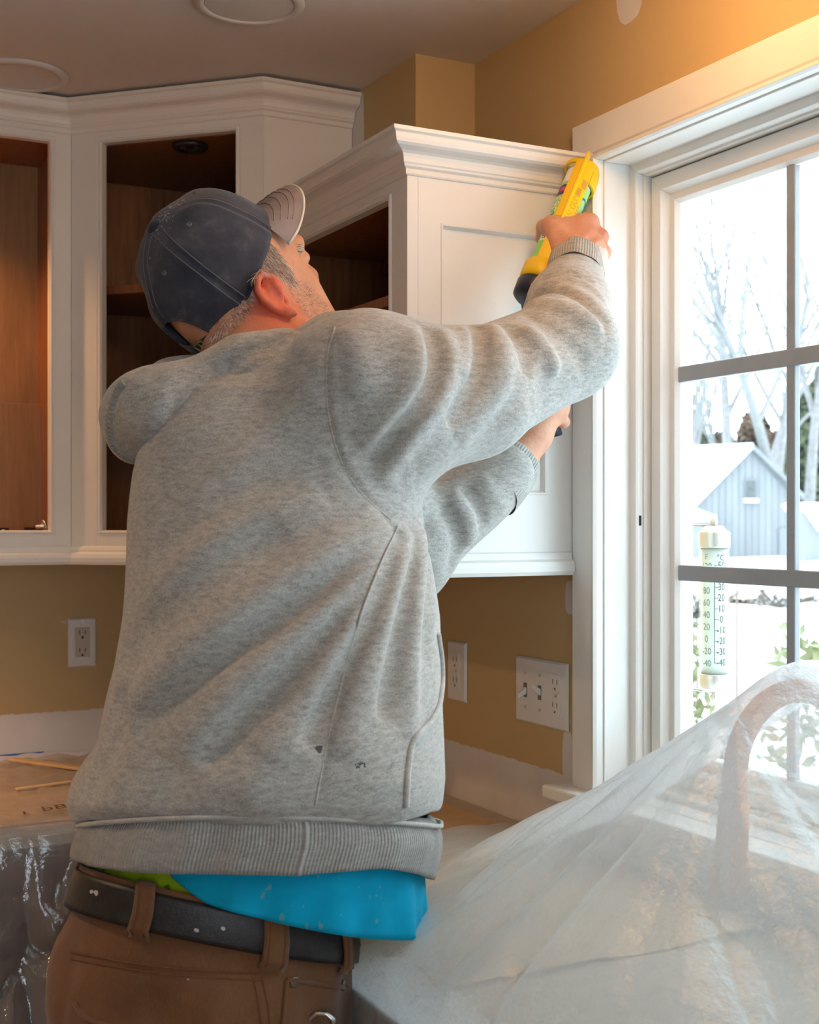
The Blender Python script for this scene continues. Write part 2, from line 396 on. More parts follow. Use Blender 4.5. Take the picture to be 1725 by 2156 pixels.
# ---------------------------------------------------------------- corner cabinet (diagonal front)
dg = Vector((CD[0]-CC[0], CD[1]-CC[1], 0)); DL = dg.length; DXV = dg.normalized(); DNV = Vector((-DXV.y, DXV.x, 0))*1.0
if DNV.dot(Vector((-1, -1, 0))) < 0: DNV = -DNV
TD = lambda x, y, z: Vector((CC[0], CC[1], 0))+DXV*x+DNV*y+Vector((0, 0, z))
def dloc(u, v):      # pixel on the diagonal front -> (x, z)
    r_ = (u-CX)/FPX; dirv = Vector((SA+r_*CA, CA-r_*SA, (HY-v)/FPX)); o_ = Vector((CC[0], CC[1], 0)); k = (o_-Vector((0, 0, 0))).dot(DNV)/Vector((dirv.x, dirv.y, 0)).dot(DNV)
    p = dirv*k; return (p-o_).dot(DXV), CAMZ+p.z
cc = thing('corner_cabinet', 'white diagonal corner wall cabinet, doorless, with dark wood inside, reaching the ceiling', 'cabinet', (1.0, 2.75, ZU), 'wall cabinets')
xa, zt_ = dloc(506, 262); xb, zb_ = dloc(204, 1128)
zt2 = dloc(204, 290)[1]
cab_front(cc, TD, DL, ZT-ZU, ZU, xa, xb, zb_, (zt_+zt2)/2)
CI = [(CC[0]+.015, CC[1]+.02), (XB-.004, CC[1]+.02), (XB-.004, YB-.002), (CD[0]+.018, YB-.002), (CD[0]+.018, CD[1]+.012)]
ob = MB(); t_ = .012
pent = [Vector((x, y, 0)) for x, y in CI]
for i in range(4):
    a, b2 = pent[i], pent[i+1]; tt = (b2-a).normalized(); nn = Vector((tt.y, -tt.x, 0))
    cen = sum(pent, Vector())/5
    if nn.dot(cen-a) < 0: nn = -nn
    ob.prism([(a.x, a.y), (b2.x, b2.y), (b2.x+nn.x*t_, b2.y+nn.y*t_), (a.x+nn.x*t_, a.y+nn.y*t_)], ZU+.01, ZT-.01)
ob.prism(CI, zb_-.02, zb_-.002); ob.prism(CI, ZT-.0845, ZT-.012)
ob.build('carcass', 'cherry', cc)
MB().prism([(CC[0]+.0005, CC[1]), (XB-.001, CC[1]), (XB-.001, CC[1]+.019), (CC[0]+.0135, CC[1]+.019)], ZU, ZT).build('side_panel', 'white', cc, bevel=.0007)
for uu, vv in ((213, 602), (213, 842)):
    zz = dloc(uu, vv)[1]; ob = MB()
    ob.prism([(CC[0]+.03, CC[1]+.04), (XB-.02, CC[1]+.04), (XB-.02, YB-.02), (CD[0]+.035, YB-.02), (CD[0]+.035, CD[1]+.03)], zz-.009, zz+.009)
    ob.build('shelf', 'cherry', cc, bevel=.001)
run_mould(crown_prof(ZT), 0).build('crown_molding', 'white', cc); run_mould(crown_prof(ZT), 1).build('crown_molding', 'white', cc)
run_mould(rail_prof, 0).build('light_rail', 'white', cc); run_mould(rail_prof, 1).build('light_rail', 'white', cc)
# ---------------------------------------------------------------- left wall cabinet on the back wall
lc = thing('wall_cabinet', 'white doorless wall cabinet with orange-lit plywood inside, leftmost of the three', 'cabinet', (.2, 2.85, ZU), 'wall cabinets')
LW = .78
TL = lambda x, y, z: Vector((CD[0]-x, CD[1]-y, z))
pA = onY(116, 288, CD[1]); pB = onY(60, 1128, CD[1])
cab_front(lc, TL, LW, ZT-ZU, ZU, CD[0]-pA.x, LW-.05, pB.z, pA.z)
ob = MB(); X1, X0 = CD[0]-.002, CD[0]-LW
ob.box((X1-.012, CD[1]+.019, ZU+.01), (X1, YB-.002, ZT-.01)); ob.box((X0, CD[1]+.019, ZU+.01), (X0+.012, YB-.002, ZT-.01))
ob.box((X0, CD[1]+.019, pB.z-.02), (X1, YB-.002, pB.z-.002)); ob.box((X0, CD[1]+.019, pA.z+.0), (X1, YB-.002, ZT-.012))
ob.build('carcass', 'cherry', lc)
MB().box((X0+.012, YB-.012, pB.z), (X1-.012, YB-.002, pA.z+.01)).build('back_panel', 'maple', lc)
run_mould(crown_prof(ZT), 2).build('crown_molding', 'white', lc); run_mould(rail_prof, 2).build('light_rail', 'white', lc)
# ---------------------------------------------------------------- near wall cabinet beside the window
nc = thing('wall_cabinet', 'white doorless wall cabinet with recessed side panel, touching the window casing', 'cabinet', (1.1, 2.1, ZU), 'wall cabinets')
ZN = 2.046
TN = lambda x, y, z: Vector((XF-y, YP+x, z))
NW = CC[1]-.003-YP
q = onX(826, 402, XF); q2 = onX(826, 1150, XF)
cab_front(nc, TN, NW, ZN-.008-ZU, ZU, q.y-YP, NW-.045, ZU+.045, q.z)
ob = MB()
ob.box((XF+.019, YP+.02, ZU+.02), (XW-.004, YP+.032, ZN-.02)); ob.box((XF+.019, YP+NW-.014, ZU+.02), (XW-.004, YP+NW-.002, ZN-.02))
ob.box((XF+.019, YP+.02, ZU+.026), (XW-.004, YP+NW-.002, ZU+.043)); ob.box((XF+.019, YP+.02, q.z+.006), (XW-.004, YP+NW-.002, ZN-.012))
ob.box((XW-.014, YP+.02, ZU+.02), (XW-.003, YP+NW-.002, ZN-.02))
ob.build('carcass', 'cherry', nc)
for zz in (1.60, 1.82): MB().box((XF+.05, YP+.034, zz-.009), (XW-.016, YP+NW-.016, zz+.009)).build('shelf', 'cherry', nc, bevel=.001)
pts = [onY(928, 470, YP), onY(1152, 1043, YP)]
px0, pz1, px1, pz0 = pts[0].x, pts[0].z+.001, pts[1].x, pts[1].z
sp = tag(MB().box((px0-.004, YP+.008, pz0-.004), (px1+.004, YP+.018, pz1+.004)).build('side_panel', 'white', nc))
for nm, a, b2 in (('panel_stile', (XF+.0192, ZU), (px0, ZN-.01)), ('panel_stile', (px1, ZU), (XW-.001, ZN-.01)), ('panel_rail', (px0, pz1), (px1, ZN-.01)), ('panel_rail', (px0, ZU), (px1, pz0))):
    MB().box((a[0], YP, a[1]), (b2[0], YP+.019, b2[1])).build(nm, 'white', sp)
prof = [(0, 0), (.0015, -.0015), (.004, -.001), (.006, .003), (.008, .009), (0, .009)]
for k in range(4):
    n = len(prof); va = []; vb = []
    for s, y in prof:
        cr = [(px0+s, pz0+s), (px0+s, pz1-s), (px1-s, pz1-s), (px1-s, pz0+s)]; a, b2 = cr[k], cr[(k+1) % 4]
        va.append((a[0], YP+y, a[1])); vb.append((b2[0], YP+y, b2[1]))
    MB().add(va+vb, [tuple(range(n)), tuple(range(2*n-1, n-1, -1))]+[(i, (i+1) % n, (i+1) % n+n, i+n) for i in range(n)]).build('panel_bead', 'white', sp)
nrun = [(CAS_X-.0015, YP), (XF, YP), (XF, YP+NW)]
def nm_(prof, seg): return moulding([(a, b2) for a, b2 in nrun], prof, seg)
# room lies on the left of the path when walked (-X then +Y)?  check the side once
tst = offset_path(nrun, 1)[0]
sgn = 1 if tst.y < YP else -1
for s_ in (0, 1):
    nm_([(sgn*p, z) for p, z in crown_prof(ZN)], s_).build('crown_molding', 'white', nc)
    nm_([(sgn*p, z) for p, z in rail_prof], s_).build('light_rail', 'white', nc)
tst = offset_path(run, 1)[3]
pk = onY(819, 580, YP+NW-.0142)
MB().lathe([(.0055, 0), (.0055, .0015), (.003, .0025), (.0005, .0026)], tuple(pk), (0, -1, 0), 16).build('screw_cap', 'slot', nc)
for r_ in (cc, lc, nc): settle(r_)
# ================================================================ outlets, switches, ceiling lights
M['emit_warm'] = None
m, nt, b = newmat('lit_warm_lens'); b.inputs['Base Color'].default_value = (.9, .8, .6, 1); b.inputs['Emission Color'].default_value = (1, .62, .30, 1); b.inputs['Emission Strength'].default_value = 6.
M['emit_warm'] = m
def disc(mb, c, T, r, y0, y1, n=20, cut=None):
    pts = []
    for k in range(n):
        a = 2*PI*k/n; x, z = r*math.cos(a), r*math.sin(a)
        if cut: x = max(-cut, min(cut, x))
        pts.append((c[0]+x, c[1]+z))
    vs = [T(p[0], p[1], y0) for p in pts]+[T(p[0], p[1], y1) for p in pts]
    mb.add(vs, [tuple(range(n)), tuple(range(2*n-1, n-1, -1))]+[(i, (i+1) % n, (i+1) % n+n, i+n) for i in range(n)])
    return mb
def lbox(T, a, b2): return MB().box(a, b2, T=T)
def plate_mesh(T, w, h, t=.006, be=.0035):
    mb = MB(); o = [(-w/2, -h/2), (w/2, -h/2), (w/2, h/2), (-w/2, h/2)]; i_ = [(-w/2+be, -h/2+be), (w/2-be, -h/2+be), (w/2-be, h/2-be), (-w/2+be, h/2-be)]
    vs = [T(x, y, .0005) for x, y in o]+[T(x, y, .0025) for x, y in o]+[T(x, y, t) for x, y in i_]
    return mb.add(vs, [(0, 1, 2, 3), (11, 10, 9, 8)]+[(k, (k+1) % 4, (k+1) % 4+4, k+4) for k in range(4)]+[(k+4, (k+1) % 4+4, (k+1) % 4+8, k+8) for k in range(4)])
def receptacle(root, T, cy, mat='plate', slot='slotgrey', t=.006, x0=0.):
    r = disc(MB(), (x0, cy), T, .0172, t-.001, t+.0022, 24, cut=.0145).build('receptacle', mat, root)
    for dx in (-.0063, .0063): lbox(T, (x0+dx-.0011, cy+.000, t+.0015), (x0+dx+.0011, cy+.0085, t+.0024)).build('slot', slot, r)
    disc(MB(), (x0, cy-.0075), T, .0024, t+.0015, t+.0024, 10).build('slot', slot, r)
def screw(root, T, x, y, t=.006): disc(MB(), (x, y), T, .003, t-.0005, t+.0012, 12).build('screw', 'screw', root)
# single duplex on the window wall beside the hoodie
p = (onX(953, 1416, XW)+onX(972, 1418, XW))/2
yr = onX(985, 1416, XW).y; c0 = Vector((XW, yr+.035, onX(985, 1417, XW).z))
T = frame(c0, (0, -1, 0), (0, 0, 1)); 
TI = lambda a, b2, c=0: Vector((c0.x-c, c0.y-a, c0.z+b2))
o = thing('wall_outlet', 'white duplex outlet plate close to the hoodie pocket', 'outlet', tuple(c0), 'electrical plates')
plate_mesh(TI, .070, .114).build('plate', 'plate', o, bevel=.0006)
for cy in (.0195, -.0195): receptacle(o, TI, cy)
screw(o, TI, 0, 0); settle(o)
# three-gang plate: two toggles and a duplex
ca_ = onX(1091, 1447, XW); cb_ = onX(1200, 1470, XW); c1 = Vector((XW, (ca_.y+cb_.y)/2, (ca_.z+cb_.z)/2)); gw = abs(ca_.y-cb_.y)
TG = lambda a, b2, c=0: Vector((c1.x-c, c1.y-a, c1.z+b2))
o = thing('switch_plate', 'white three-gang plate with two toggle switches and an outlet, next to window', 'switch', tuple(c1), 'electrical plates')
plate_mesh(TG, gw, .1145).build('plate', 'plate', o, bevel=.0006)
gx = gw/3.45
for k, up in ((-1.0, -1), (-.03, 1)):
    sx_ = k*gx
    lbox(TG, (sx_-.005, -.0125, .0045), (sx_+.005, .0125, .0068)).build('switch_slot', 'slotgrey', o)
    tg = MB(); a0 = [(sx_-.0042, -.006), (sx_+.0042, -.006), (sx_+.0042, .006), (sx_-.0042, .006)]
    tg.add([TG(x, y, .005) for x, y in a0]+[TG(x*.3+sx_*.7, y*.62+up*.011, .022) for x, y in a0], [(0, 3, 2, 1), (4, 5, 6, 7), (0, 1, 5, 4), (1, 2, 6, 5), (2, 3, 7, 6), (3, 0, 4, 7)])
    tg.build('toggle', 'plate', o, bevel=.001)
    for yy in (-.030, .030): screw(o, TG, sx_, yy)
for cy in (.0195, -.0195): receptacle(o, TG, cy, x0=1.03*gx)
screw(o, TG, 1.03*gx, 0); settle(o)
# decora outlet on the back wall
c2 = (onY(142, 1352, YB)+onY(202, 1352, YB))/2; w2 = (onY(202, 1352, YB)-onY(142, 1352, YB)).length; h2 = onY(172, 1300, YB).z-onY(172, 1403, YB).z
TB = lambda a, b2, c=0: Vector((c2.x+a, YB-c, c2.z+b2))
o = thing('wall_outlet', 'white plate with almond outlet below the left wall cabinets', 'outlet', (c2.x, YB, c2.z), 'electrical plates')
plate_mesh(TB, w2, h2).build('plate', 'plate', o, bevel=.0006)
r = lbox(TB, (-.0165, -.0335, .004), (.0165, .0335, .0078)).build('outlet_insert', 'almond', o, bevel=.0008)
for cy in (.0195, -.0205):
    for dx in (-.0063, .0063): lbox(TB, (dx-.001, cy-.001, .0072), (dx+.001, cy+.008, .0081)).build('slot', 'slot', r)
    disc(MB(), (0, cy-.008), TB, .0027, .0072, .0081, 10).build('slot', 'slot', r)
for yy in (-.048, .048): screw(o, TB, 0, yy)
settle(o)
def can_light(c, label, lit=0, r=.092, group='recessed ceiling lights', col=WARM, cone=2.6):
    o = thing('ceiling_light', label, 'light', (c[0], c[1], ZC), group); b0_ = (c[0], c[1], ZC)
    MB().lathe([(r, -.0005), (r, -.004), (r-.006, -.0075), (r-.016, -.008), (r-.018, -.005), (r-.0185, -.0005)], b0_, n=56).build('trim_ring', 'ring', o)
    pf = []
    for k in range(8): q = r-.0185-k*.0022; pf += [(q, -.0055+k*.0006), (q-.0016, -.0049+k*.0006)]
    MB().lathe(pf+[(pf[-1][0], -.0004), (r-.0185, -.0004)], b0_, n=56, smooth=False).build('baffle', 'ring', o)
    MB().lathe([(r-.036, -.0003), (r-.036, -.0022), (.02, -.0026), (.0005, -.0026)], b0_, n=40, smooth=False).build('lens', 'emit_warm' if lit else 'lens', o)
    settle(o)
    if lit:
        l = lamp('fill_downlight', (c[0], c[1], ZC-.02), col, lit, .05, cone); l.parent = o; l.location = (0, 0, -.02)
    return o
p1 = onZ(525, 3, ZC); p2 = onZ(42, 156, ZC)
can_light(p1, 'unlit round recessed ceiling light above the corner cabinet, nearer the window'); can_light(p2, 'unlit round recessed ceiling light at the left edge above leftmost cabinet')
gl_ = thing('pendant_light', 'lit warm globe light hanging from ceiling over the sink', 'light', (.96, 1.28, ZC))
m, nt, b = newmat('glowing_amber_globe'); b.inputs['Base Color'].default_value = (.9, .8, .6, 1); b.inputs['Emission Color'].default_value = (1, .52, .19, 1); b.inputs['Emission Strength'].default_value = 46.; M['globe'] = m
MB().lathe([(.06, -.001), (.06, -.008), (.05, -.014), (.012, -.016), (.012, -.075), (.0005, -.075)], (.96, 1.28, ZC), n=32).build('canopy', 'ring', gl_)
MB().lathe([(max(.0005, .055*math.sin(a)), -.125+.055*math.cos(a)) for a in np.linspace(.2, PI, 16)], (.96, 1.28, ZC), n=28).build('globe', 'globe', gl_)
settle(gl_)
can_light((-.9, .2), 'added recessed fill light in middle of the room', 11, col=SOFT); can_light((-.75, 2.0), 'added recessed fill light over left end of the kitchen', 42, col=SOFT)  # both out of view, added as general warm fill for the room
# puck lights of the glazed cabinets
def puck(c, nrm, label, lit=0):
    o = thing('puck_light', label, 'light', c, 'cabinet puck lights')
    MB().lathe([(.036, 0), (.036, .007), (.033, .010), (.024, .010), (.023, .006)], c, nrm, 32).build('housing', 'blackmetal', o)
    MB().lathe([(.0235, .004), (.022, .0085), (.014, .0065), (.006, .0055), (.0005, .0052)], c, nrm, 28).build('reflector', 'emit_warm' if lit else 'chrome', o)
    settle(o)
    if lit: l = lamp('puck_bulb', (0, 0, -.03), (1, .5, .2), lit, .02, 2.4); l.parent = o
    return o
pc = min((TD(x_, -.062, 0) for x_ in np.linspace(.02, DL-.02, 200)), key=lambda p: abs(CX+(p.x*CA-p.y*SA)/(p.x*SA+p.y*CA)*FPX-400))
puck((pc.x, pc.y, ZT-.0845), (0, 0, -1), 'small round puck light in the top of the corner cabinet')
puck((.22, 2.84, pA.z), (0, 0, -1), 'lit puck light in the top of the leftmost cabinet', 15)
puck((.12, 2.86, ZU-.004), (0, 0, -1), 'lit puck light under the leftmost cabinet', 6)
# ---------------------------------------------------------------- things left in the cabinets
zf = pB.z
bp0 = onY(86, 852, YB-.04); bd = MB(); bt = bp0.z
bd.box((-.12, YB-.050, zf), (bp0.x, YB-.038, bt)); o = bd.build('wood_panel', 'maple', bevel=.001)
tag(o, 'loose brown plywood panel leaning inside the leftmost cabinet', 'panel')
def hardware(name, label, p, kind):
    o = thing(name, label, 'hardware', p, 'hardware left in the cabinets')
    if kind == 0:
        MB().lathe([(.020, 0), (.020, .003), (.015, .006), (.006, .007), (.0055, .020), (.003, .021)], p, (0, 0, 1), 24).build('base', 'blackmetal', o)
        MB().lathe([(.0055, .006), (.0055, .026), (.005, .027)], p, (0, 0, 1), 14).build('post', 'chrome', o)
    elif kind == 1:
        q = Vector(p)+Vector((0, 0, .0165))
        MB().lathe([(.0005, -.002), (.016, -.002), (.0165, .001), (.014, .003), (.006, .004), (.005, .018)], q, (-.86, -.3, -.02), 24).build('disc', 'chrome', o)
        MB().box((p[0]-.05, p[1]-.012, p[2]), (p[0]-.012, p[1]+.012, p[2]+.008)).build('hinge_arm', 'blackmetal', o, bevel=.001)
        MB().box((p[0]-.038, p[1]-.008, p[2]+.008), (p[0]-.02, p[1]+.006, p[2]+.017)).build('hinge_cup', 'blackmetal', o, bevel=.001)
    else:
        MB().box((p[0]-.014, p[1]-.010, p[2]), (p[0]+.012, p[1]+.012, p[2]+.016)).build('hinge_cup', 'blackmetal', o, bevel=.002)
        MB().lathe([(.005, 0), (.005, .002), (.002, .003)], (p[0], p[1]-.011, p[2]+.008), (0, -1, 0), 12).build('screw', 'chrome', o)
    settle(o)
q = onY(90, 1112, 2.80); hardware('cabinet_hinge', 'metal hinge and disc lying on the floor of leftmost cabinet', (q.x, 2.80, zf), 1)
q = onY(5, 1112, 2.80); hardware('cabinet_hinge', 'small black hinge piece at left edge in leftmost cabinet', (q.x, 2.80, zf), 2)
xx, _ = dloc(248, 1112); q = TD(xx, -.07, 0); hardware('puck_socket', 'black base with chrome post on the floor of the corner cabinet', (q.x, q.y, zb_-.002), 0)
# ================================================================ counters, base cabinets, coverings
CXF, CYF = .645, 2.345
M['ctop'] = pmat('laminate_countertop', (.42, .36, .28), .5, .1, 30)
ct = MB(); ct.prism([(-1.6, CYF), (CXF, CYF), (CXF, -.6), (XW-.002, -.6), (XW-.002, YB-.002), (-1.6, YB-.002)], ZCT-.038, ZCT)
ct = ct.build('countertop', 'ctop', bevel=.002); tag(ct, 'L-shaped countertop hidden under paper and plastic sheeting', 'countertop')
def base_cab(x0, x1, y0, y1, face, label):
    o = thing('base_cabinet', label, 'cabinet', ((x0+x1)/2, (y0+y1)/2, 0), 'base cabinets')
    MB().box((x0, y0, .09), (x1, y1, ZCT-.039)).build('body', 'basewood', o)
    if face == 'Y':
        MB().box((x0, y0+.05, 0), (x1, y1, .09)).build('toe_kick', 'basewood', o)
        MB().box((x0+.012, y0-.019, .10), (x1-.012, y0-.001, .69)).build('door', 'basewood', o, bevel=.003); MB().box((x0+.012, y0-.019, .71), (x1-.012, y0-.001, .865)).build('drawer_front', 'basewood', o, bevel=.003)
    else:
        MB().box((x0+.05, y0, 0), (x1, y1, .09)).build('toe_kick', 'basewood', o)
        MB().box((x0-.019, y0+.012, .10), (x0-.001, y1-.012, .69)).build('door', 'basewood', o, bevel=.003); MB().box((x0-.019, y0+.012, .71), (x0-.001, y1-.012, .865)).build('drawer_front', 'basewood', o, bevel=.003)
    settle(o)
base_cab(-.55, .05, CYF+.03, YB-.004, 'Y', 'dark brown base cabinet at far left under plastic'); base_cab(.052, .64, CYF+.03, YB-.004, 'Y', 'dark brown base cabinet behind the trousers, under clear plastic')
base_cab(CXF+.03, XW-.004, 1.72, CYF, 'X', 'dark brown base cabinet in front of the outlets'); base_cab(CXF+.03, XW-.004, .75, 1.718, 'X', 'dark brown sink base cabinet under the faucet'); base_cab(CXF+.03, XW-.004, .10, .748, 'X', 'dark brown base cabinet nearest the viewer')
def film(name, base_col, clear, rough, haze=.35, gloss=.05, bs=.5):
    m, nt, b = newmat(name); out = nt.nodes['Material Output']; tcv = mapped(nt, 'Object')
    nb = bump(nt, None, noise(nt, tcv, 26, 4, .6), bs, .014); nb = bump(nt, None, noise(nt, mapped(nt, 'Object', (1, 1, .35), (0, .5, .3)), 90, 4, .7), bs*.7, .004, nb)
    tr = N(nt, 'ShaderNodeBsdfTransparent'); tr.inputs[0].default_value = (.95, .96, .98, 1)
    tl = N(nt, 'ShaderNodeBsdfTranslucent'); tl.inputs[0].default_value = (*base_col, 1); df = N(nt, 'ShaderNodeBsdfDiffuse'); df.inputs[0].default_value = (*base_col, 1)
    gl = N(nt, 'ShaderNodeBsdfGlossy'); gl.inputs[0].default_value = (1, 1, 1, 1); gl.inputs['Roughness'].default_value = rough
    for n_ in (tl, df, gl): L(nt, nb, n_.inputs['Normal'])
    m1 = N(nt, 'ShaderNodeMixShader'); m1.inputs[0].default_value = .34; L(nt, tl.outputs[0], m1.inputs[1]); L(nt, df.outputs[0], m1.inputs[2])
    lw = N(nt, 'ShaderNodeLayerWeight'); lw.inputs[0].default_value = .35; L(nt, nb, lw.inputs['Normal'])
    m2 = N(nt, 'ShaderNodeMixShader'); L(nt, math_(nt, 'SUBTRACT', clear, math_(nt, 'MULTIPLY', lw.outputs['Facing'], clear*haze)), m2.inputs[0]); L(nt, m1.outputs[0], m2.inputs[1]); L(nt, tr.outputs[0], m2.inputs[2])
    m3 = N(nt, 'ShaderNodeMixShader'); L(nt, math_(nt, 'ADD', math_(nt, 'MULTIPLY', math_(nt, 'POWER', lw.outputs['Facing'], 3.), .35), gloss), m3.inputs[0]); L(nt, m2.outputs[0], m3.inputs[1]); L(nt, gl.outputs[0], m3.inputs[2])
    L(nt, m3.outputs[0], out.inputs[0]); return m
M['milky'] = film('milky_polyethylene_film', (.88, .95, 1.0), .33, .20, .8); M['clear'] = film('clear_polyethylene_film', (.82, .80, .80), .56, .13, .6, .085, .22)
M['kraft'] = pmat('kraft_paper', (.50, .34, .18), .8, .12, 14, .15, 90); M['tape'] = pmat('blue_masking_tape', (.02, .17, .55), .6, .08, 60); M['ink'] = pmat('brown_marker_ink', (.10, .055, .03), .8, .1)
def vnoise(seed, lo, hi, n=14):
    rs = np.random.RandomState(seed); k = rs.randn(n, 2); k /= np.linalg.norm(k, axis=1, keepdims=True); k *= 2*PI/rs.uniform(lo, hi, (n, 1)); ph = rs.rand(n)*6.28
    return lambda x, y: sum(np.sin(x*k[i, 0]+y*k[i, 1]+ph[i]) for i in range(n))/math.sqrt(n)
def gridmesh(name, X, Y, Z, mat, parent=None):
    ni, nj = X.shape; v = np.stack([X, Y, Z], -1).reshape(-1, 3); i, j = np.meshgrid(np.arange(ni-1), np.arange(nj-1), indexing='ij'); a = (i*nj+j).ravel()
    return npmesh(name, v, np.stack([a, a+nj, a+nj+1, a+1], 1), mat, parent)
# kraft paper over the counter
x, y = np.meshgrid(np.linspace(-1.2, 1.15, 120), np.linspace(CYF+.01, YB-.028, 40), indexing='ij')
pn = vnoise(4, .15, .5); o = gridmesh('masking_paper', x, y, ZCT+.0015+.0006*(1+pn(x, y)), 'kraft'); tag(o, 'brown kraft masking paper covering left counter', 'paper', 'masking paper')
x, y = np.meshgrid(np.linspace(CXF+.01, XW-.06, 50), np.linspace(1.3, 2.34, 80), indexing='ij')
o = gridmesh('masking_paper', x, y, ZCT+.0022+.003*np.maximum(0, 1+pn(x*1.4+1, y*1.4)), 'kraft'); tag(o, 'brown kraft masking paper on counter below the outlets', 'paper', 'masking paper')
# blue tape and a strip of masking film along the wall at left
xt = onY(92, 1580, YB).x; xe = onY(300, 1580, YB).x
o = MB().box((-.3, YB-.0012, ZCT+.006), (xt, YB-.0002, ZCT+.019)).build('masking_tape', 'tape'); tag(o, 'strip of blue masking tape where left counter meets the wall', 'tape')
n_ = 70; xs_ = np.linspace(-.3, xe, n_); tn_ = vnoise(77, .03, .12); rw_ = []
X_, T_ = np.meshgrid(xs_, np.linspace(0, 1, 9), indexing='ij'); zz_ = ZCT+.004+.012*np.sin(T_*PI*.62)+.002*tn_(X_, T_*.1); yy_ = YB-.0035-.020*(1-T_)-.003*np.abs(tn_(X_*1.7, T_*.05))
M['maskfilm'] = pmat('pale_lavender_masking_film', (.60, .60, .70), .35, .08, 40)
o = gridmesh('masking_film', X_, yy_, zz_, 'maskfilm'); tag(o, 'pale lavender roll of masking film along the wall at left', 'plastic film')
# ---- clear film over the left counter, falling over its front edge
n1, n2 = 150, 170
s = np.linspace(0, 1.35, n2); xs = np.linspace(-.75, .80, n1); X, S = np.meshgrid(xs, s, indexing='ij'); L0 = YB-.03-CYF+.02
w1, w2, w3 = vnoise(5, .05, .22), vnoise(6, .03, .10), vnoise(8, .10, .3)
flat = S < L0; Y = np.where(flat, YB-.03-S, CYF-.02); Z = np.where(flat, ZCT+.006, ZCT+.006-(S-L0))
edge = np.clip(1-np.abs(S-L0)/.05, 0, 1); Y = Y+edge*.012*flat; Z = Z-edge*.012
cr = np.abs(w1(X*1.3, S))**.8; Z = Z+flat*(.006*cr+.003*np.abs(w2(X, S)))
hang = np.clip((S-L0)/.25, 0, 1); Y = Y-hang*(.045*np.abs(np.sin(X*13+2*w3(X, S*.3)+S*4))+.016*np.abs(w1(X*1.1, S*.35))+.004*w2(X, S*.4)+.10*np.clip(S-L0, 0, 1))
o = gridmesh('plastic_sheet', X, Y, np.maximum(Z, .12), 'clear'); tag(o, 'clear crinkled plastic sheet over left counter, falling down its front', 'plastic sheet', 'plastic sheeting')
# handwriting on the paper edge, paint sticks
hp = onZ(90, 1724, ZCT+.001)
text_mesh('handwriting', 'ı  bBc', .047, frame((hp.x+.01, hp.y, ZCT+.0185), (.985, .17, .02), (-.17, .985, 0)), 'ink', None, .0002, shear=.25)
bpy.data.objects['handwriting'].parent = None; tag(bpy.data.objects['handwriting'], 'brown marker handwriting on the left counter covering', 'writing', kind='stuff')
def stick(u0, v0, u1, v1, label, wd_=.022, th=.006, z=ZCT+.012):
    a, b2 = onZ(u0, v0, z), onZ(u1, v1, z); t = (b2-a); ln = t.length; t.normalize(); n = Vector((-t.y, t.x, 0))
    mb = MB(); T_ = lambda x, y, zz: a+t*x+n*y+Vector((0, 0, zz)); mb.box((0, -wd_/2, 0), (ln, wd_/2, th), T=T_); o = mb.build('paint_stick', 'rawwood', bevel=.0015); tag(o, label, 'stick', 'paint stirring sticks')
stick(24, 1601, 215, 1627, 'pale wooden stirring stick on left counter, nearer the wall'); stick(33, 1664, 190, 1642, 'pale wooden stirring stick on left counter, farther from wall', .012, .004)
# ---- pull-down faucet under the right-hand sheet
M['copper'] = pmat('brushed_copper', (.42, .125, .03), .4, .15, 50, metal=.45)
FY = 1.12; fb = Vector((1.165, FY, ZCT))
fa = thing('faucet', 'copper gooseneck faucet with hanging spray head, veiled by milky plastic', 'faucet', tuple(fb))
MB().lathe([(.030, 0), (.030, .006), (.026, .010), (.022, .016), (.021, .085), (.019, .09)], fb, (0, 0, 1), 28).build('base', 'copper', fa)
MB().tube([fb+Vector((0, -.02, .06)), fb+Vector((0, -.05, .07)), fb+Vector((0, -.085, .10))], [.009, .008, .006], 10).build('handle', 'copper', fa)
R_ = .088; top = ZCT+.340-R_; sp_ = [fb+Vector((0, 0, .08))]+[fb+Vector((-R_+R_*math.cos(a), 0, top-ZCT+R_*math.sin(a))) for a in np.linspace(0, PI*.97, 18)]
MB().tube(sp_, .0135, 14).build('spout', 'copper', fa)
e = sp_[-1]; MB().lathe([(.0135, 0), (.0145, .01), (.0145, .03), (.0165, .04), (.018, .09), (.0215, .125), (.0225, .135), (.019, .138)], e, (-.06, 0, -1), 22).build('spray_head', 'copper', fa)
settle(fa)
# ---- milky film: a tent hung from the faucet's arch
nx, ny = 230, 300
X, Y = np.meshgrid(np.linspace(.50, 1.195, nx), np.linspace(.30, 1.93, ny), indexing='ij')
ra, rb = np.array([.985, FY]), np.array([1.165, FY])
t = np.clip((X-ra[0])/(rb[0]-ra[0]), 0, 1); QX = ra[0]+t*(rb[0]-ra[0]); dX, dY = X-QX, Y-FY; dist = np.hypot(dX, dY); th = np.arctan2(dY, dX)
Rth = np.interp(th, [-PI, -2.4, -1.57, -.6, 0, .9, 1.12, 1.57, 2.05, 2.75, PI], [.42, .52, .66, .5, .3, .55, .78, .66, .515, .45, .42])
ridge = .351+.018*np.sin(t*PI)-.03*(1-t)**2
rr = dist/Rth
prof = np.where(rr < 1, (1-np.clip(rr, 0, 1))**1.22, 0)
wv = vnoise(17, .5, 1.6, 8); wf = vnoise(18, .06, .2, 12); wg = vnoise(19, .16, .5, 10)
env = np.clip(rr*2.6, 0, 1)*np.clip((1.12-rr)*2.2, 0, 1)
fold = (np.abs(np.sin(th*5.5+.9*wv(X*2, Y*2)))**.75-.6)*.022*env
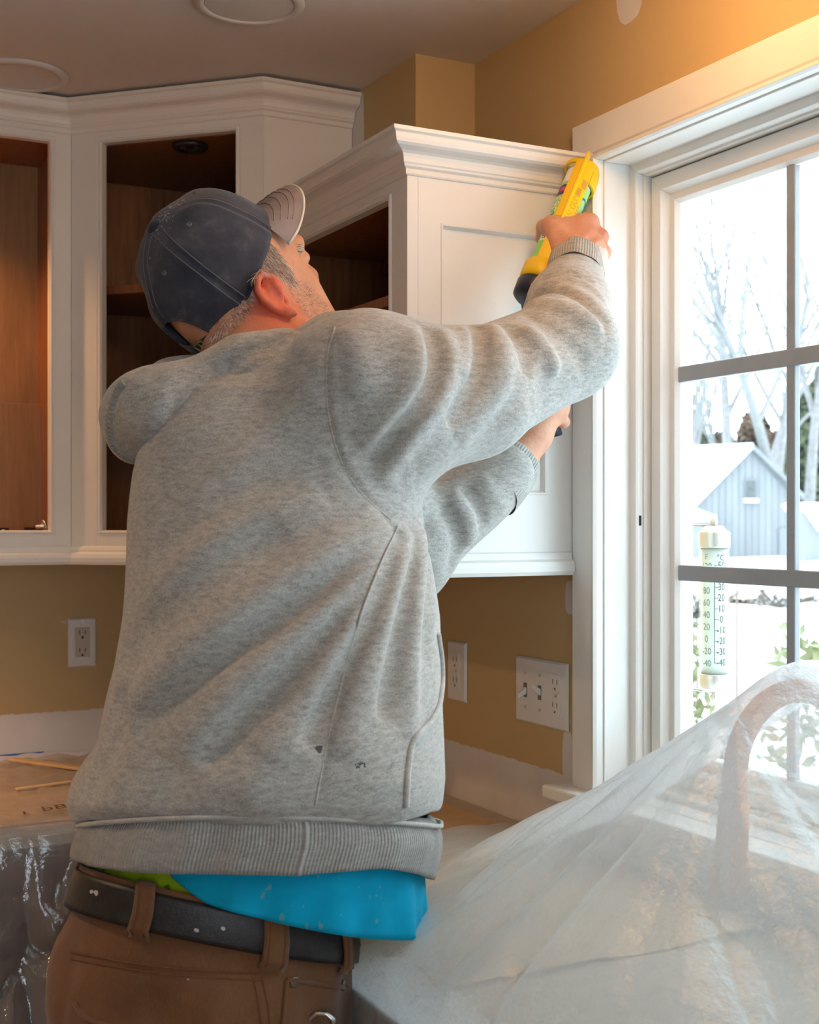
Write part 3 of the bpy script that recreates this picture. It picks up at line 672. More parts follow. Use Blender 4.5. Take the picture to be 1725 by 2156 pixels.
fold += (np.abs(np.sin(th*14+1.6*wv(X, Y)+.6))**.8-.6)*.006*env
Z = ZCT+.012+ridge*prof+fold+.003*np.abs(wf(X, Y))*np.clip(rr*1.4-.3, 0, 1)+.007*np.abs(wg(X, Y))*np.clip(rr-.8, 0, .6)
Z = np.maximum(Z, ZCT+.008+.003*np.abs(wf(X*1.3, Y)))
over = np.clip((CXF-X)/.145, 0, 1)                                    # falls over the counter's front edge, only away from the man
Zd = Z-over**.6*.55; Xd = np.where(X < CXF, CXF-.004-.05*over-.012*np.sin(Y*30)*over, X)
Xn = Xd; Z = np.where(X < CXF, Zd, Z)
o = gridmesh('plastic_sheet', Xn, Y, Z, 'milky'); tag(o, 'milky plastic sheet tented over the faucet in the right foreground', 'plastic sheet', 'plastic sheeting')
# ================================================================ caulking gun and tube
M['gunyellow'] = pmat('yellow_gun_plastic', (.86, .56, .005), .38, .05, 20)
M['gunprint'] = pmat('amber_print', (.60, .34, .03), .5, .05); M['navy'] = pmat('navy_plastic', (.016, .02, .045), .4, .1, 30)
M['tubewhite'] = pmat('white_tube', (.82, .82, .78), .4, .03); M['nozzle'] = pmat('translucent_white_nozzle', (.80, .72, .60), .4, .03)
def Wn(u, v, d): return W(u, v, d)
gr, gf = Wn(1134, 590, 2.045), Wn(1230, 356, 2.118)
ga = (gf-gr).normalized(); GL = (gf-gr).length
tocam = (Vector((0, 0, CAMZ))-(gr+gf)/2); tocam = (tocam-ga*tocam.dot(ga)).normalized(); gs = ga.cross(tocam)   # gs: sideways
if gs.dot(VR) < 0: gs = -gs
def GP(s, a, r): return gr+ga*s+(tocam*math.cos(a)+gs*math.sin(a))*r      # along, angle from the camera side (+ right), radius
m, nt, b = newmat('printed_tube_label')
at = N(nt, 'ShaderNodeUVMap'); sx_ = N(nt, 'ShaderNodeSeparateXYZ'); L(nt, at.outputs[0], sx_.inputs[0]); uu, vv = sx_.outputs['X'], sx_.outputs['Y']
gcol = ramp(nt, uu, ((.0, (.22, .50, .10)), (.35, (.28, .62, .12)), (.62, (.40, .75, .25)), (1., (.20, .68, .16))))
wmask = math_(nt, 'GREATER_THAN', vv, .86); col = mixc(nt, wmask, gcol, (.80, .78, .72))
wm2 = math_(nt, 'MULTIPLY', math_(nt, 'LESS_THAN', vv, .52), math_(nt, 'LESS_THAN', uu, .22)); col = mixc(nt, wm2, col, (.72, .78, .62))
L(nt, col, b.inputs['Base Color']); b.inputs['Roughness'].default_value = .35; M['tubelabel'] = m
RT = .0235
tube = thing('caulk_tube', 'green and white printed sealant tube lying in the yellow gun', 'tube', tuple(gr))
n_, rows, uvs = 48, [], []
me_v = []; me_f = []; me_uv = []
ss = np.linspace(.012, GL-.016, 14)
for i, s in enumerate(ss):
    for j in range(n_): me_v.append(tuple(GP(s, -PI+2*PI*j/n_, RT)))
for i in range(13):
    for j in range(n_):
        me_f.append((i*n_+j, i*n_+(j+1) % n_, (i+1)*n_+(j+1) % n_, (i+1)*n_+j)); a0, a1 = j/n_, (j+1)/n_
        me_uv += [(a0, i/13), (a1, i/13), (a1, (i+1)/13), (a0, (i+1)/13)]
ob = npmesh('label_wrap', np.array(me_v), np.array(me_f), 'tubelabel', tube); ob.data.uv_layers.new(name='UVMap').data.foreach_set('uv', np.array(me_uv, np.float32).ravel())
MB().lathe([(RT-.001, 0), (RT-.001, .003), (.010, .006), (.009, .010), (.0075, .012), (.0035, .045), (.0022, .055), (.001, .056)], tuple(gr+ga*(GL-.017)), ga, 24).build('nozzle', 'nozzle', tube)
MB().lathe([(.0005, 0), (RT-.001, 0), (RT-.001, .004), (RT-.004, .004)], tuple(gr+ga*.010), ga, 24).build('end_disc', 'tubewhite', tube)
def wrap_T(s, a0, r, flip=1):
    """text plane wrapped on the tube: x along the axis, y round it"""
    return lambda p: GP(s+p.x, a0+flip*p.y/r, r+p.z)
def patch(name, s0, s1, a0, a1, r, mat, parent, k=8):
    mb = MB(); rings = []
    for i in range(k+1):
        a = a0+(a1-a0)*i/k; rings.append([GP(s0, a, r), GP(s1, a, r)])
    mb.rings(rings, closed=False, caps=False); return mb.build(name, mat, parent)
M['purple'] = pmat('purple_print', (.10, .035, .16), .4); M['magenta'] = pmat('magenta_print', (.55, .05, .16), .4); M['navyprint'] = pmat('navy_print', (.02, .06, .16), .4); M['whiteprint'] = pmat('white_print', (.85, .85, .8), .4); M['blueprint'] = pmat('blue_print', (.01, .15, .45), .4)
RL = RT+.0004; D = math.radians
patch('printed_panel', .150, .170, D(-92), D(-36), RL, 'purple', tube); patch('printed_panel', .156, .165, D(-66), D(-40), RL+.0003, 'magenta', tube)
patch('printed_panel', .060, .082, D(-66), D(-36), RL, 'whiteprint', tube)
for k in range(5): patch('barcode_bar', .063+k*.0037, .063+k*.0037+(.0022 if k % 2 else .0014), D(-60), D(-42), RL+.0003, 'navyprint', tube, 4)
text_mesh('lettering', 'U63', .020, wrap_T(.130, D(-58), RL, -1), 'whiteprint', tube, .0002)
text_mesh('lettering', 'ALU', .014, wrap_T(.105, D(-60), RL, -1), 'navyprint', tube, .0002)
text_mesh('lettering', 'D', .034, wrap_T(.148, D(62), RL, -1), 'blueprint', tube, .0002); text_mesh('lettering', '.', .030, wrap_T(.112, D(48), RL, -1), 'navyprint', tube, .0002)
settle(tube)
gun = thing('caulking_gun', 'yellow caulking gun with navy rear collar pointed into the window corner', 'tool', tuple(gr))
RG = .0285
def shell(name, s0, s1, a0, a1, r0, r1, mat, k=18, ns=1, prof=None):
    mb = MB(); n = k+1; rings = []
    S = np.linspace(s0, s1, ns+1)
    for s in S:
        q = prof(s) if prof else 1.
        rings.append([GP(s, a0+(a1-a0)*i/k, r1*q) for i in range(n)]+[GP(s, a1+(a0-a1)*i/k, r0*q) for i in range(n)])
    mb.rings(rings, closed=True, caps=True, smooth=False); return mb.build(name, mat, gun, bevel=.0006)
shell('cradle', .0, GL-.002, D(-34), D(34), RG-.0028, RG, 'gunyellow', ns=2)
shell('cradle_wing', .0, .105, D(34), D(62), RG-.0028, RG, 'gunyellow', 8)
shell('front_ring', GL-.040, GL-.002, D(34), D(150), RG-.0028, RG+.0012, 'gunyellow', 26, 8, lambda s: 1-.12*max(0, (s-(GL-.022))/.022)**2)
shell('front_ring', GL-.010, GL-.002, D(-34), D(-140), RG-.0028, RG+.0012, 'gunyellow', 24, 2)
# flat nose plate with a slot, spine rib
mb = MB(); nn = 26; vs = [GP(GL-.002, D(-20)+D(172)*i/nn, RG*.9) for i in range(nn+1)]; vs2 = [GP(GL+.0015, D(-20)+D(172)*i/nn, RG*.88) for i in range(nn+1)]
mb.add(vs+vs2, [tuple(range(nn, -1, -1)), tuple(range(nn+1, 2*nn+2))]+[(i, (i+1) % (nn+1), (i+1) % (nn+1)+nn+1, i+nn+1) for i in range(nn+1)]); mb.build('nose_plate', 'gunyellow', gun)
mb = MB(); rings = []
for s, h_ in ((.085, .002), (.10, .0045), (GL-.03, .006), (GL-.002, .008), (GL+.010, .006)):
    rings.append([GP(s, D(-12), RG-.001), GP(s, D(-9), RG+h_), GP(s, D(-3), RG+h_), GP(s, D(1), RG-.001)])
mb.rings(rings, True, True, smooth=False); mb.build('spine_rib', 'gunyellow', gun, bevel=.0008)
text_mesh('lettering', 'OW GUN"', .0135, wrap_T(.126, D(13), RG, -1), 'gunprint', gun, .0002); [patch('printed_line', .100+.006*k, .104+.006*k, D(24+k*.5), D(30+k*.5), RG+.0003, 'gunprint', gun, 3) for k in range(6)]
patch('printed_bar', .150, .164, D(6), D(20), RG+.0003, 'gunprint', gun); patch('printed_bar', .166, .182, D(12), D(30), RG+.0003, 'gunprint', gun)
# rear: yellow collar, navy end cap, rod, grip, trigger
MB().lathe([(RG-.002, 0), (RG+.001, .001), (RG+.002, .012), (RG+.002, .030), (RG, .033), (RG-.004, .033)], tuple(gr-ga*.008), ga, 36).build('rear_collar', 'gunyellow', gun)
MB().lathe([(.010, 0), (.024, .001), (RG+.001, .006), (RG+.002, .028), (RG, .031), (.01, .031)], tuple(gr-ga*.040), ga, 36).build('rear_cap', 'navy', gun)
rs_ = GP(-.03, D(10), .020)
MB().tube([gr+ga*.01, gr-ga*.16, gr-ga*.165+tocam*.02, gr-ga*.15+tocam*.035], .0036, 8).build('push_rod', 'chrome', gun)
MB().tube([GP(-.028, D(-12), RG+.003), gr-ga*.075+tocam*.026-gs*.004], .0028, 6, flat=.6).build('latch_lever', 'chrome', gun)
pg = W(1158, 862, 2.07); g0 = gr-ga*.045
MB().tube([g0, g0*.7+pg*.3+VD*.004, g0*.35+pg*.65, pg, pg+(pg-g0)*.25], [.014, .0135, .0125, .0125, .014], 12, flat=.8).build('grip', 'navy', gun)
tg = W(1195, 850, 2.10); MB().tube([gr-ga*.03+VD*.01, g0*.5+tg*.5+VD*.01, tg], [.007, .006, .005], 8).build('trigger', 'chrome', gun)
settle(gun)
# ================================================================ outside the window
ZG = -.6
def snowmat(name, col):
    m, nt, b = newmat(name); v = mapped(nt, 'Object'); L(nt, ramp(nt, noise(nt, v, .35, 4), ((.3, [c*.93 for c in col]), (.7, col))), b.inputs['Base Color']); b.inputs['Roughness'].default_value = .9
    bump(nt, b, noise(nt, v, 1.6, 5, .6), .4, .15); return m
M['snow'] = snowmat('snow', (.88, .90, .94))
M['barn'] = pmat('weathered_grey_boards', (.20, .205, .215), .9, .12, 1.2, stretch=(1, 1, .1)); M['barnglass'] = pmat('dark_barn_glass', (.07, .08, .08), .25, .2)
M['barktree'] = pmat('pale_grey_bark', (.22, .21, .21), .95, .25, 3); M['birch'] = pmat('white_birch_bark', (.20, .20, .20), .9, .2, 4, stretch=(1, 1, 3)); M['pine'] = pmat('winter_evergreen', (.09, .10, .055), .95, .35, 1.5); M['oakleaf'] = pmat('russet_oak_leaves', (.15, .105, .075), .95, .3, 1.5)
M['laurel'] = pmat('yellow_green_leaf', (.17, .18, .085), .6, .3, 30); M['twig'] = pmat('twig', (.16, .12, .09), .9)
xg, yg = np.meshgrid(np.linspace(2.2, 260, 150), np.linspace(-150, 260, 150), indexing='ij'); sn = vnoise(41, 3, 20, 10)
o = gridmesh('snow_field', xg, yg, ZG+.10*sn(xg, yg)*np.clip((xg-3)/12, .15, 1), 'snow'); struct(o, 'snow-covered yard outside the window')
def plan(u, d):
    p = W(u, HY, d); return Vector((p.x, p.y, 0))
# barn: gable towards the viewer
DB = 80.; k_ = DB/FPX
def BP(u, v, back=0.): return W(u, v, DB)+VD*back
barn = thing('barn', 'grey weathered barn with snowy roof and one small gable window', 'barn', tuple(BP(1570, 1172)))
def wallslab(name, px, mat, th=.3, parent=barn, back=0.):
    n = len(px); mb = MB(); a = [BP(u, v, back) for u, v in px]; b2 = [p+VD*th for p in a]
    mb.add(a+b2, [tuple(range(n)), tuple(range(2*n-1, n-1, -1))]+[(i, (i+1) % n, (i+1) % n+n, i+n) for i in range(n)]); return mb.build(name, mat, parent)
gb = [(1472, 1062), (1581, 952), (1668, 1045), (1668, 1178), (1472, 1178)]
ux = np.linspace(1472, 1668, 15)
tp_ = lambda u: np.interp(u, [1472, 1581, 1668], [1062, 952, 1045])
for a, b2 in zip(ux[:-1], ux[1:]):
    g = [(a+.4, 1178), (b2-.4, 1178), (b2-.4, tp_(b2-.4)), (a+.4, tp_(a+.4))]
    if a < 1581 < b2: g.insert(3, (1581, 952))
    wallslab('board', g, 'barn', .25)
wallslab('back_wall', [(u+.5, v) for u, v in gb], 'barn', .1, back=.26)
LEN = 11.; RD = -VR*1.0+VD*.25       # the ridge runs left and away
def roofslab(e0, e1, name, mat, thick=.35, over=.35):
    a, b2 = BP(*e0, back=-over), BP(*e1, back=-over); L_ = RD.normalized()*LEN; mb = MB(); up = Vector((0, 0, thick))
    q = [a, b2, b2+L_, a+L_]; mb.add(q+[p+up for p in q], [(0, 1, 2, 3), (7, 6, 5, 4), (0, 4, 5, 1), (1, 5, 6, 2), (2, 6, 7, 3), (3, 7, 4, 0)]); return mb.build(name, mat, barn)
# left slope (seen), right slope edge
mb = MB(); a, b2 = BP(1446, 1082, -.5), BP(1582, 944, -.5); Lr = -VR*9; Lr2 = -VR*9
q = [a, b2, b2+Lr+VD*9, a+Lr+VD*9+Vector((0, 0, 0))]; up = Vector((0, 0, .3))
mb.add(q+[p+up for p in q], [(0, 1, 2, 3), (7, 6, 5, 4), (0, 4, 5, 1), (1, 5, 6, 2), (2, 6, 7, 3), (3, 7, 4, 0)]); mb.build('snowy_roof', 'snow', barn)
mb = MB(); a, b2 = BP(1580, 944, -.5), BP(1690, 1052, -.5); q = [a, b2, b2+VD*8, a+VD*8]; mb.add(q+[p+up for p in q], [(0, 1, 2, 3), (7, 6, 5, 4), (0, 4, 5, 1), (1, 5, 6, 2), (2, 6, 7, 3), (3, 7, 4, 0)]); mb.build('roof', 'barn', barn)
wf_ = wallslab('window_frame', [(1568, 1008), (1592, 1008), (1592, 1052), (1568, 1052)], 'barn', .2, back=-.12)
for v0, v1 in ((1012, 1029), (1031, 1048)): wallslab('window_pane', [(1571, v0), (1589, v0), (1589, v1), (1571, v1)], 'barnglass', .1, wf_, back=-.2)
wallslab('snowy_sill', [(1565, 1050), (1594, 1050), (1594, 1058), (1565, 1058)], 'snow', .4, wf_, back=-.4)
wallslab('door', [(1640, 1112), (1664, 1112), (1664, 1176), (1640, 1176)], 'barn', .15, back=-.12)
lt = wallslab('lean_to_wall', [(1420, 1095), (1482, 1095), (1482, 1180), (1420, 1180)], 'barn', 2., back=-2.); wallslab('lean_to_roof', [(1415, 1072), (1450, 1072), (1490, 1086), (1490, 1097), (1415, 1100)], 'snow', 2.2, barn, back=-2.3)
settle(barn)
shed = thing('shed', 'small snow-roofed shed right of the barn behind the grille', 'shed', tuple(W(1720, 1178, 70.)))
def SP(u, v, back=0.): return W(u, v, 70.)+VD*back
def sslab(name, px, mat, th, back=0.):
    n = len(px); mb = MB(); a = [SP(u, v, back) for u, v in px]; b2 = [p+VD*th for p in a]; mb.add(a+b2, [tuple(range(n)), tuple(range(2*n-1, n-1, -1))]+[(i, (i+1) % n, (i+1) % n+n, i+n) for i in range(n)]); return mb.build(name, mat, shed)
sslab('wall', [(1690, 1078), (1700, 1070), (1790, 1110), (1790, 1182), (1690, 1182)], 'barn', 3.); sslab('snowy_roof', [(1683, 1062), (1690, 1058), (1800, 1060), (1800, 1118), (1722, 1118)], 'snow', 3.6, -.3); settle(shed)
# ---- trees
def tree(u, d, h, seed, label, mat='barktree', spread=.5, levels=3, r0=None, lean=0., name='bare_tree'):
    rs = random.Random(seed); base = plan(u, d); base.z = ZG-.1; mb = MB(); cnt = [0]
    def br(p, dirv, ln, r, lv):
        pts = [p]; rad = [r]; q = p.copy(); dv = dirv.copy(); n = 4 if lv else 6
        for i in range(n):
            dv = (dv+Vector((rs.uniform(-.13, .13), rs.uniform(-.13, .13), rs.uniform(-.02, .12)))).normalized(); q = q+dv*(ln/n); pts.append(q.copy()); rad.append(r*(1-.62*(i+1)/n))
            if lv < levels and i >= (1 if lv else 2):
                for _ in range(2 if lv < 1 else rs.choice((1, 1, 2))):
                    a = rs.uniform(0, 6.28); side_ = Vector((math.cos(a), math.sin(a), rs.uniform(.25, .9))).normalized(); nd = (dv*(.75-.25*spread)+side_*(.35+spread*.5)).normalized()
                    br(q.copy(), nd, ln*rs.uniform(.42, .62), rad[-1]*.62, lv+1)
        mb.tube(pts, [max(q*1.15, .024) for q in rad], 5 if lv < 2 else 3, caps=False)
    br(base, Vector((lean, lean*.3, 1)).normalized(), h*.72, r0 or h*.016, 0)
    o = mb.build(name, mat, recalc=False); return tag(o, label, 'tree', 'bare winter trees')
tree(1500, 96, 22, 1, 'bare grey tree seen just left of the barn gable'); tree(1545, 92, 27, 2, 'tall bare tree rising behind the barn peak'); tree(1470, 110, 20, 5, 'pale birch at the left edge of the window', 'birch')
tree(1640, 84, 24, 3, 'pale forked tree standing behind barn, left of the vertical grille', 'birch', .6, 3, .42, -.08); tree(1655, 98, 26, 8, 'bare tree directly behind the vertical grille'); tree(1700, 90, 25, 4, 'bare tree at the right edge of the window', lean=.05); tree(1600, 115, 24, 9, 'thin bare tree farthest behind the barn'); tree(1520, 120, 19, 12, 'white birch trunk above the barn roof', 'birch')
def clumpy(name, u, d, h, rw, seed, mat, label, z0=None, cat='tree', n=260, group='trees behind the barn', leaf=.5, shape=1.):
    """crown of many leaf cards with a trunk"""
    rs = np.random.RandomState(seed); base = plan(u, d); z0 = ZG if z0 is None else z0
    o = thing(name, label, cat, (base.x, base.y, z0), group)
    t = rs.rand(n); a = rs.rand(n)*2*PI; r = rw*(1-shape*t*.85)*np.sqrt(rs.rand(n)); c = np.stack([base.x+r*np.cos(a), base.y+r*np.sin(a), z0+h*(.12+.88*t)], 1)
    d1 = rs.randn(n, 3); d1 /= np.linalg.norm(d1, axis=1, keepdims=True); d2 = np.cross(d1, rs.randn(n, 3)); d2 /= np.linalg.norm(d2, axis=1, keepdims=True); s = leaf*(.6+.8*rs.rand(n, 1))
    V = np.stack([c-d1*s, c+d2*s*.45, c+d1*s, c-d2*s*.45], 1).reshape(-1, 3); k = np.arange(n)[:, None]*4
    f = npmesh('foliage', V, k+np.array([[0, 1, 2, 3]]), mat, o, False); f['kind'] = 'stuff'
    MB().tube([(base.x, base.y, z0-.1), (base.x, base.y, z0+h*.75)], [h*.02, h*.008], 6).build('trunk', 'twig', o); settle(o); return o
for i, (u, d, h, rw, mt, lb) in enumerate(((1452, 130, 13, 5, 'pine', 'olive evergreen left of the barn roof'), (1520, 140, 11.5, 6, 'oakleaf', 'russet-leaved tree above the barn roof'), (1590, 135, 13, 6, 'oakleaf', 'russet-leaved tree right behind the barn peak'), (1650, 130, 11, 5, 'oakleaf', 'russet-leaved tree beside the vertical grille'), (1700, 120, 14, 5, 'pine', 'olive evergreen right of the vertical grille'), (1745, 118, 16, 6, 'pine', 'olive evergreen cut by the right frame edge'))):
    clumpy('evergreen_tree' if mt == 'pine' else 'oak_tree', u, d, h, rw, 50+i, mt, lb, n=1300, leaf=.7)
# snow-laden bushes in the yard
for i, (u, v, s) in enumerate(((1460, 1300, 1.2), (1560, 1275, 1.3), (1625, 1285, 1.5), (1690, 1270, 1.4))):
    d = (CAMZ-ZG)*FPX/(v-HY); b_ = plan(u, d); o = thing('snowy_bush', ('snow-laden bush left of the thermometer', 'snow-laden bush right of the thermometer', 'snow-laden bush left of the vertical grille', 'snow-laden bush right of the vertical grille')[i], 'bush', (b_.x, b_.y, ZG), 'snowy bushes')
    rs = np.random.RandomState(70+i); mb = MB(); md_ = MB()
    for _ in range(10):
        c = Vector((b_.x+rs.randn()*s*.55, b_.y+rs.randn()*s*.55, ZG+.25+rs.rand()*.5)); rr_ = .22+.25*rs.rand()
        mb.lathe([(.01, -rr_*.35), (rr_*.8, -rr_*.25), (rr_, .02), (rr_*.75, rr_*.35), (rr_*.35, rr_*.52), (.01, rr_*.56)], c, (0, 0, 1), 9)
    for _ in range(40):
        a = rs.rand()*6.28; md_.tube([(b_.x+rs.randn()*.2, b_.y+rs.randn()*.2, ZG), (b_.x+math.cos(a)*s*(.4+.6*rs.rand()), b_.y+math.sin(a)*s*.8, ZG+.3+.7*rs.rand())], .018, 4)
    mb.build('snow_cap', 'snow', o); t_ = md_.build('twigs', 'twig', o); t_['kind'] = 'stuff'; settle(o)
# leafy laurels close to the window
for i, (u, d, z0, h, rw, lb) in enumerate(((1448, 4.6, .55, .55, .13, 'yellow-green laurel left of the thermometer'), (1730, 4.2, .62, .50, .20, 'yellow-green laurel at the right frame edge'), (1552, 4.4, .58, .27, .05, 'small laurel sprig beside the thermometer foot'), (1468, 4.2, .42, .30, .10, 'low laurel sprig below the thermometer, half in snow'))):
    clumpy('laurel_shrub', u, d, h, rw, 90+i, 'laurel', lb, z0, 'shrub', (170, 200, 26, 40)[i], 'laurels outside the window', .035, .3)
    p = plan(u, d); MB().tube([(p.x, p.y, ZG), (p.x, p.y, z0)], [.012, .008], 6).build('stem', 'twig', [o for o in bpy.data.objects if o.name.startswith('laurel_shrub') and o.type == 'EMPTY'][-1]); e_ = [o for o in bpy.data.objects if o.name.startswith('laurel_shrub') and o.type == 'EMPTY'][-1]; e_.children[-1].location -= e_.location
# ---------------------------------------------------------------- thermometer on its bracket
XT = 1.50; tc_ = onX(1505, 1290, XT); td = (tc_.x*SA+tc_.y*CA); k_ = td/FPX
th_ = thing('thermometer', 'round tube thermometer with nickel caps hanging outside the window', 'thermometer', tuple(onX(1502, 1480, XT)))
cx_, cy_ = onX(1504, 1290, XT).x, onX(1504, 1290, XT).y; Zp = lambda v: onX(1504, v, XT).z; r_ = 33*k_
M['nickel'] = pmat('satin_nickel', (.40, .36, .32), .35, .05, 40, metal=.6); M['dial'] = pmat('pale_green_dial', (.42, .47, .43), .5, .03); M['dialink'] = pmat('grey_dial_ink', (.05, .06, .06), .6, .05); M['dialink2'] = pmat('pale_grey_dial_ink', (.13, .15, .145), .6, .05)
zb0, zt0 = Zp(1450), Zp(1118)
def lz(mat, name, prof): return MB().lathe([(r, z) for r, z in prof], (cx_, cy_, 0), (0, 0, 1), 40).build(name, mat, th_)
lz('nickel', 'top_cap', [(r_*.98, Zp(1153)), (r_*1.02, Zp(1150)), (r_*1.02, Zp(1122)), (r_*.96, Zp(1119)), (r_*.80, Zp(1117)), (r_*.62, Zp(1109)), (r_*.5, Zp(1107)), (.001, Zp(1106))])
lz('nickel', 'top_finial', [(r_*.26, Zp(1109)), (r_*.2, Zp(1104)), (r_*.27, Zp(1100)), (r_*.22, Zp(1095)), (r_*.08, Zp(1090)), (.0005, Zp(1084))])
lz('nickel', 'bottom_cap', [(r_*.98, Zp(1418)), (r_*1.0, Zp(1420)), (r_*1.0, Zp(1447)), (r_*.9, Zp(1450)), (r_*.62, Zp(1455)), (r_*.4, Zp(1456)), (.001, Zp(1457))])
lz('nickel', 'bottom_finial', [(r_*.3, Zp(1456)), (r_*.16, Zp(1460)), (r_*.3, Zp(1466)), (r_*.22, Zp(1474)), (r_*.07, Zp(1480)), (.0005, Zp(1484))])
lz('dial', 'dial', [(r_*.84, Zp(1420)), (r_*.84, Zp(1152))])
m, nt, b = newmat('thermometer_glass'); tr = N(nt, 'ShaderNodeBsdfTransparent'); gl = N(nt, 'ShaderNodeBsdfGlossy'); gl.inputs['Roughness'].default_value = .05; mx = N(nt, 'ShaderNodeMixShader'); lw = N(nt, 'ShaderNodeLayerWeight'); lw.inputs[0].default_value = .3
L(nt, math_(nt, 'MULTIPLY', lw.outputs['Facing'], .12), mx.inputs[0]); L(nt, tr.outputs[0], mx.inputs[1]); L(nt, gl.outputs[0], mx.inputs[2]); L(nt, mx.outputs[0], nt.nodes['Material Output'].inputs[0]); M['tglass'] = m
lz('tglass', 'glass_tube', [(r_*.95, Zp(1420)), (r_*.95, Zp(1151))])
fc_ = Vector((-cx_, -cy_, 0)).normalized(); rt_ = Vector((0, 0, 1)).cross(fc_)
if rt_.dot(VR) < 0: rt_ = -rt_
RD_ = r_*.85
def dial_T(a0, z): return lambda p: Vector((cx_, cy_, z+p.y))+(fc_*math.cos(a0+p.x/RD_)+rt_*math.sin(a0+p.x/RD_))*(RD_+p.z)
fs_ = 21*k_
vF = lambda f: np.interp(f, [-40, 120], [1395, 1192]); vC = lambda c: np.interp(c, [-40, 50], [1393, 1190])
for f in range(-40, 121, 20): text_mesh('numeral', str(f), fs_*.95, dial_T(D(-34), Zp(vF(f))), 'dialink2', th_, .0001, squeeze=.85)
for c in range(-40, 51, 10): text_mesh('numeral', str(abs(c)) if c >= 0 else '-'+str(-c), fs_, dial_T(D(33), Zp(vC(c))), 'dialink', th_, .0001, squeeze=.8)
text_mesh('numeral', 'F', fs_*.8, dial_T(D(-34), Zp(1172)), 'dialink2', th_, .0001); text_mesh('numeral', '°C', fs_*.85, dial_T(D(30), Zp(1174)), 'dialink', th_, .0001)
mb = MB()
for c in range(-40, 51, 2):
    ln_ = .30 if c % 10 == 0 else .16; zz = Zp(vC(c)); P_ = [dial_T(D(2), zz)(Vector((x, y, .0001))) for x, y in ((0, -.0004), (ln_*r_, -.0004), (ln_*r_, .0004), (0, .0004))]
    if c % 5 == 0 or c % 10 == 0: mb.add(P_, [(0, 1, 2, 3)])
o = mb.build('scale_ticks', 'dialink', th_); o['kind'] = 'stuff'
mb = MB(); mb.add([dial_T(D(2), 0)(Vector((x, z, .0001))) for x, z in ((-.0005, Zp(1395)), (.0005, Zp(1395)), (.0005, Zp(1190)), (-.0005, Zp(1190)))], [(0, 1, 2, 3)]); mb.build('spirit_column', 'dialink', th_)
for v in (1106, 1457):
    MB().tube([(cx_, cy_, Zp(v)), (cx_-.02, cy_+.10, Zp(v)), (1.405, CAS_Y-.03, Zp(v))], .0022, 6).build('bracket_arm', 'nickel', th_)
settle(th_)
# ================================================================ implicit-surface modelling kit (cloth, skin): frame (l sideways, d away, z up from camera height)
def C(u, v, d): return np.array([(u-CX)/FPX*d, d, (HY-v)/FPX*d])
def toW(P):
    P = np.asarray(P); return np.stack([P[:, 1]*SA+P[:, 0]*CA, P[:, 1]*CA-P[:, 0]*SA, P[:, 2]+CAMZ], 1)
def smin(a, b, k):
    if k <= 0: return np.minimum(a, b)
    h = np.clip(.5+.5*(b-a)/k, 0, 1); return b+(a-b)*h-k*h*(1-h)
def seg_d(P, a, b):
    ab = b-a; t = np.clip(((P-a)@ab)/max(ab@ab, 1e-12), 0, 1)
    q = P-a-t[:, None]*ab; return np.sqrt(np.einsum('ij,ij->i', q, q)), t
class Cone:
    def __init__(s, a, b, ra, rb, k=.02): s.a, s.b, s.ra, s.rb, s.k = np.array(a, float), np.array(b, float), ra, rb, k; s.c = (s.a+s.b)/2; s.R = np.linalg.norm(s.a-s.b)/2+max(ra, rb)
    def __call__(s, P): d, t = seg_d(P, s.a, s.b); return d-(s.ra+(s.rb-s.ra)*t)
class Ell:
    def __init__(s, c, r, ax=None, k=.02): s.c = np.array(c, float); s.r = np.array(r, float); s.ax = np.eye(3) if ax is None else np.array(ax); s.k = k; s.R = max(r)
    def __call__(s, P):
        q = (P-s.c)@s.ax.T; k0 = np.linalg.norm(q/s.r, axis=1); k1 = np.linalg.norm(q/s.r**2, axis=1)
        return k0*(k0-1)/np.maximum(k1, 1e-6)
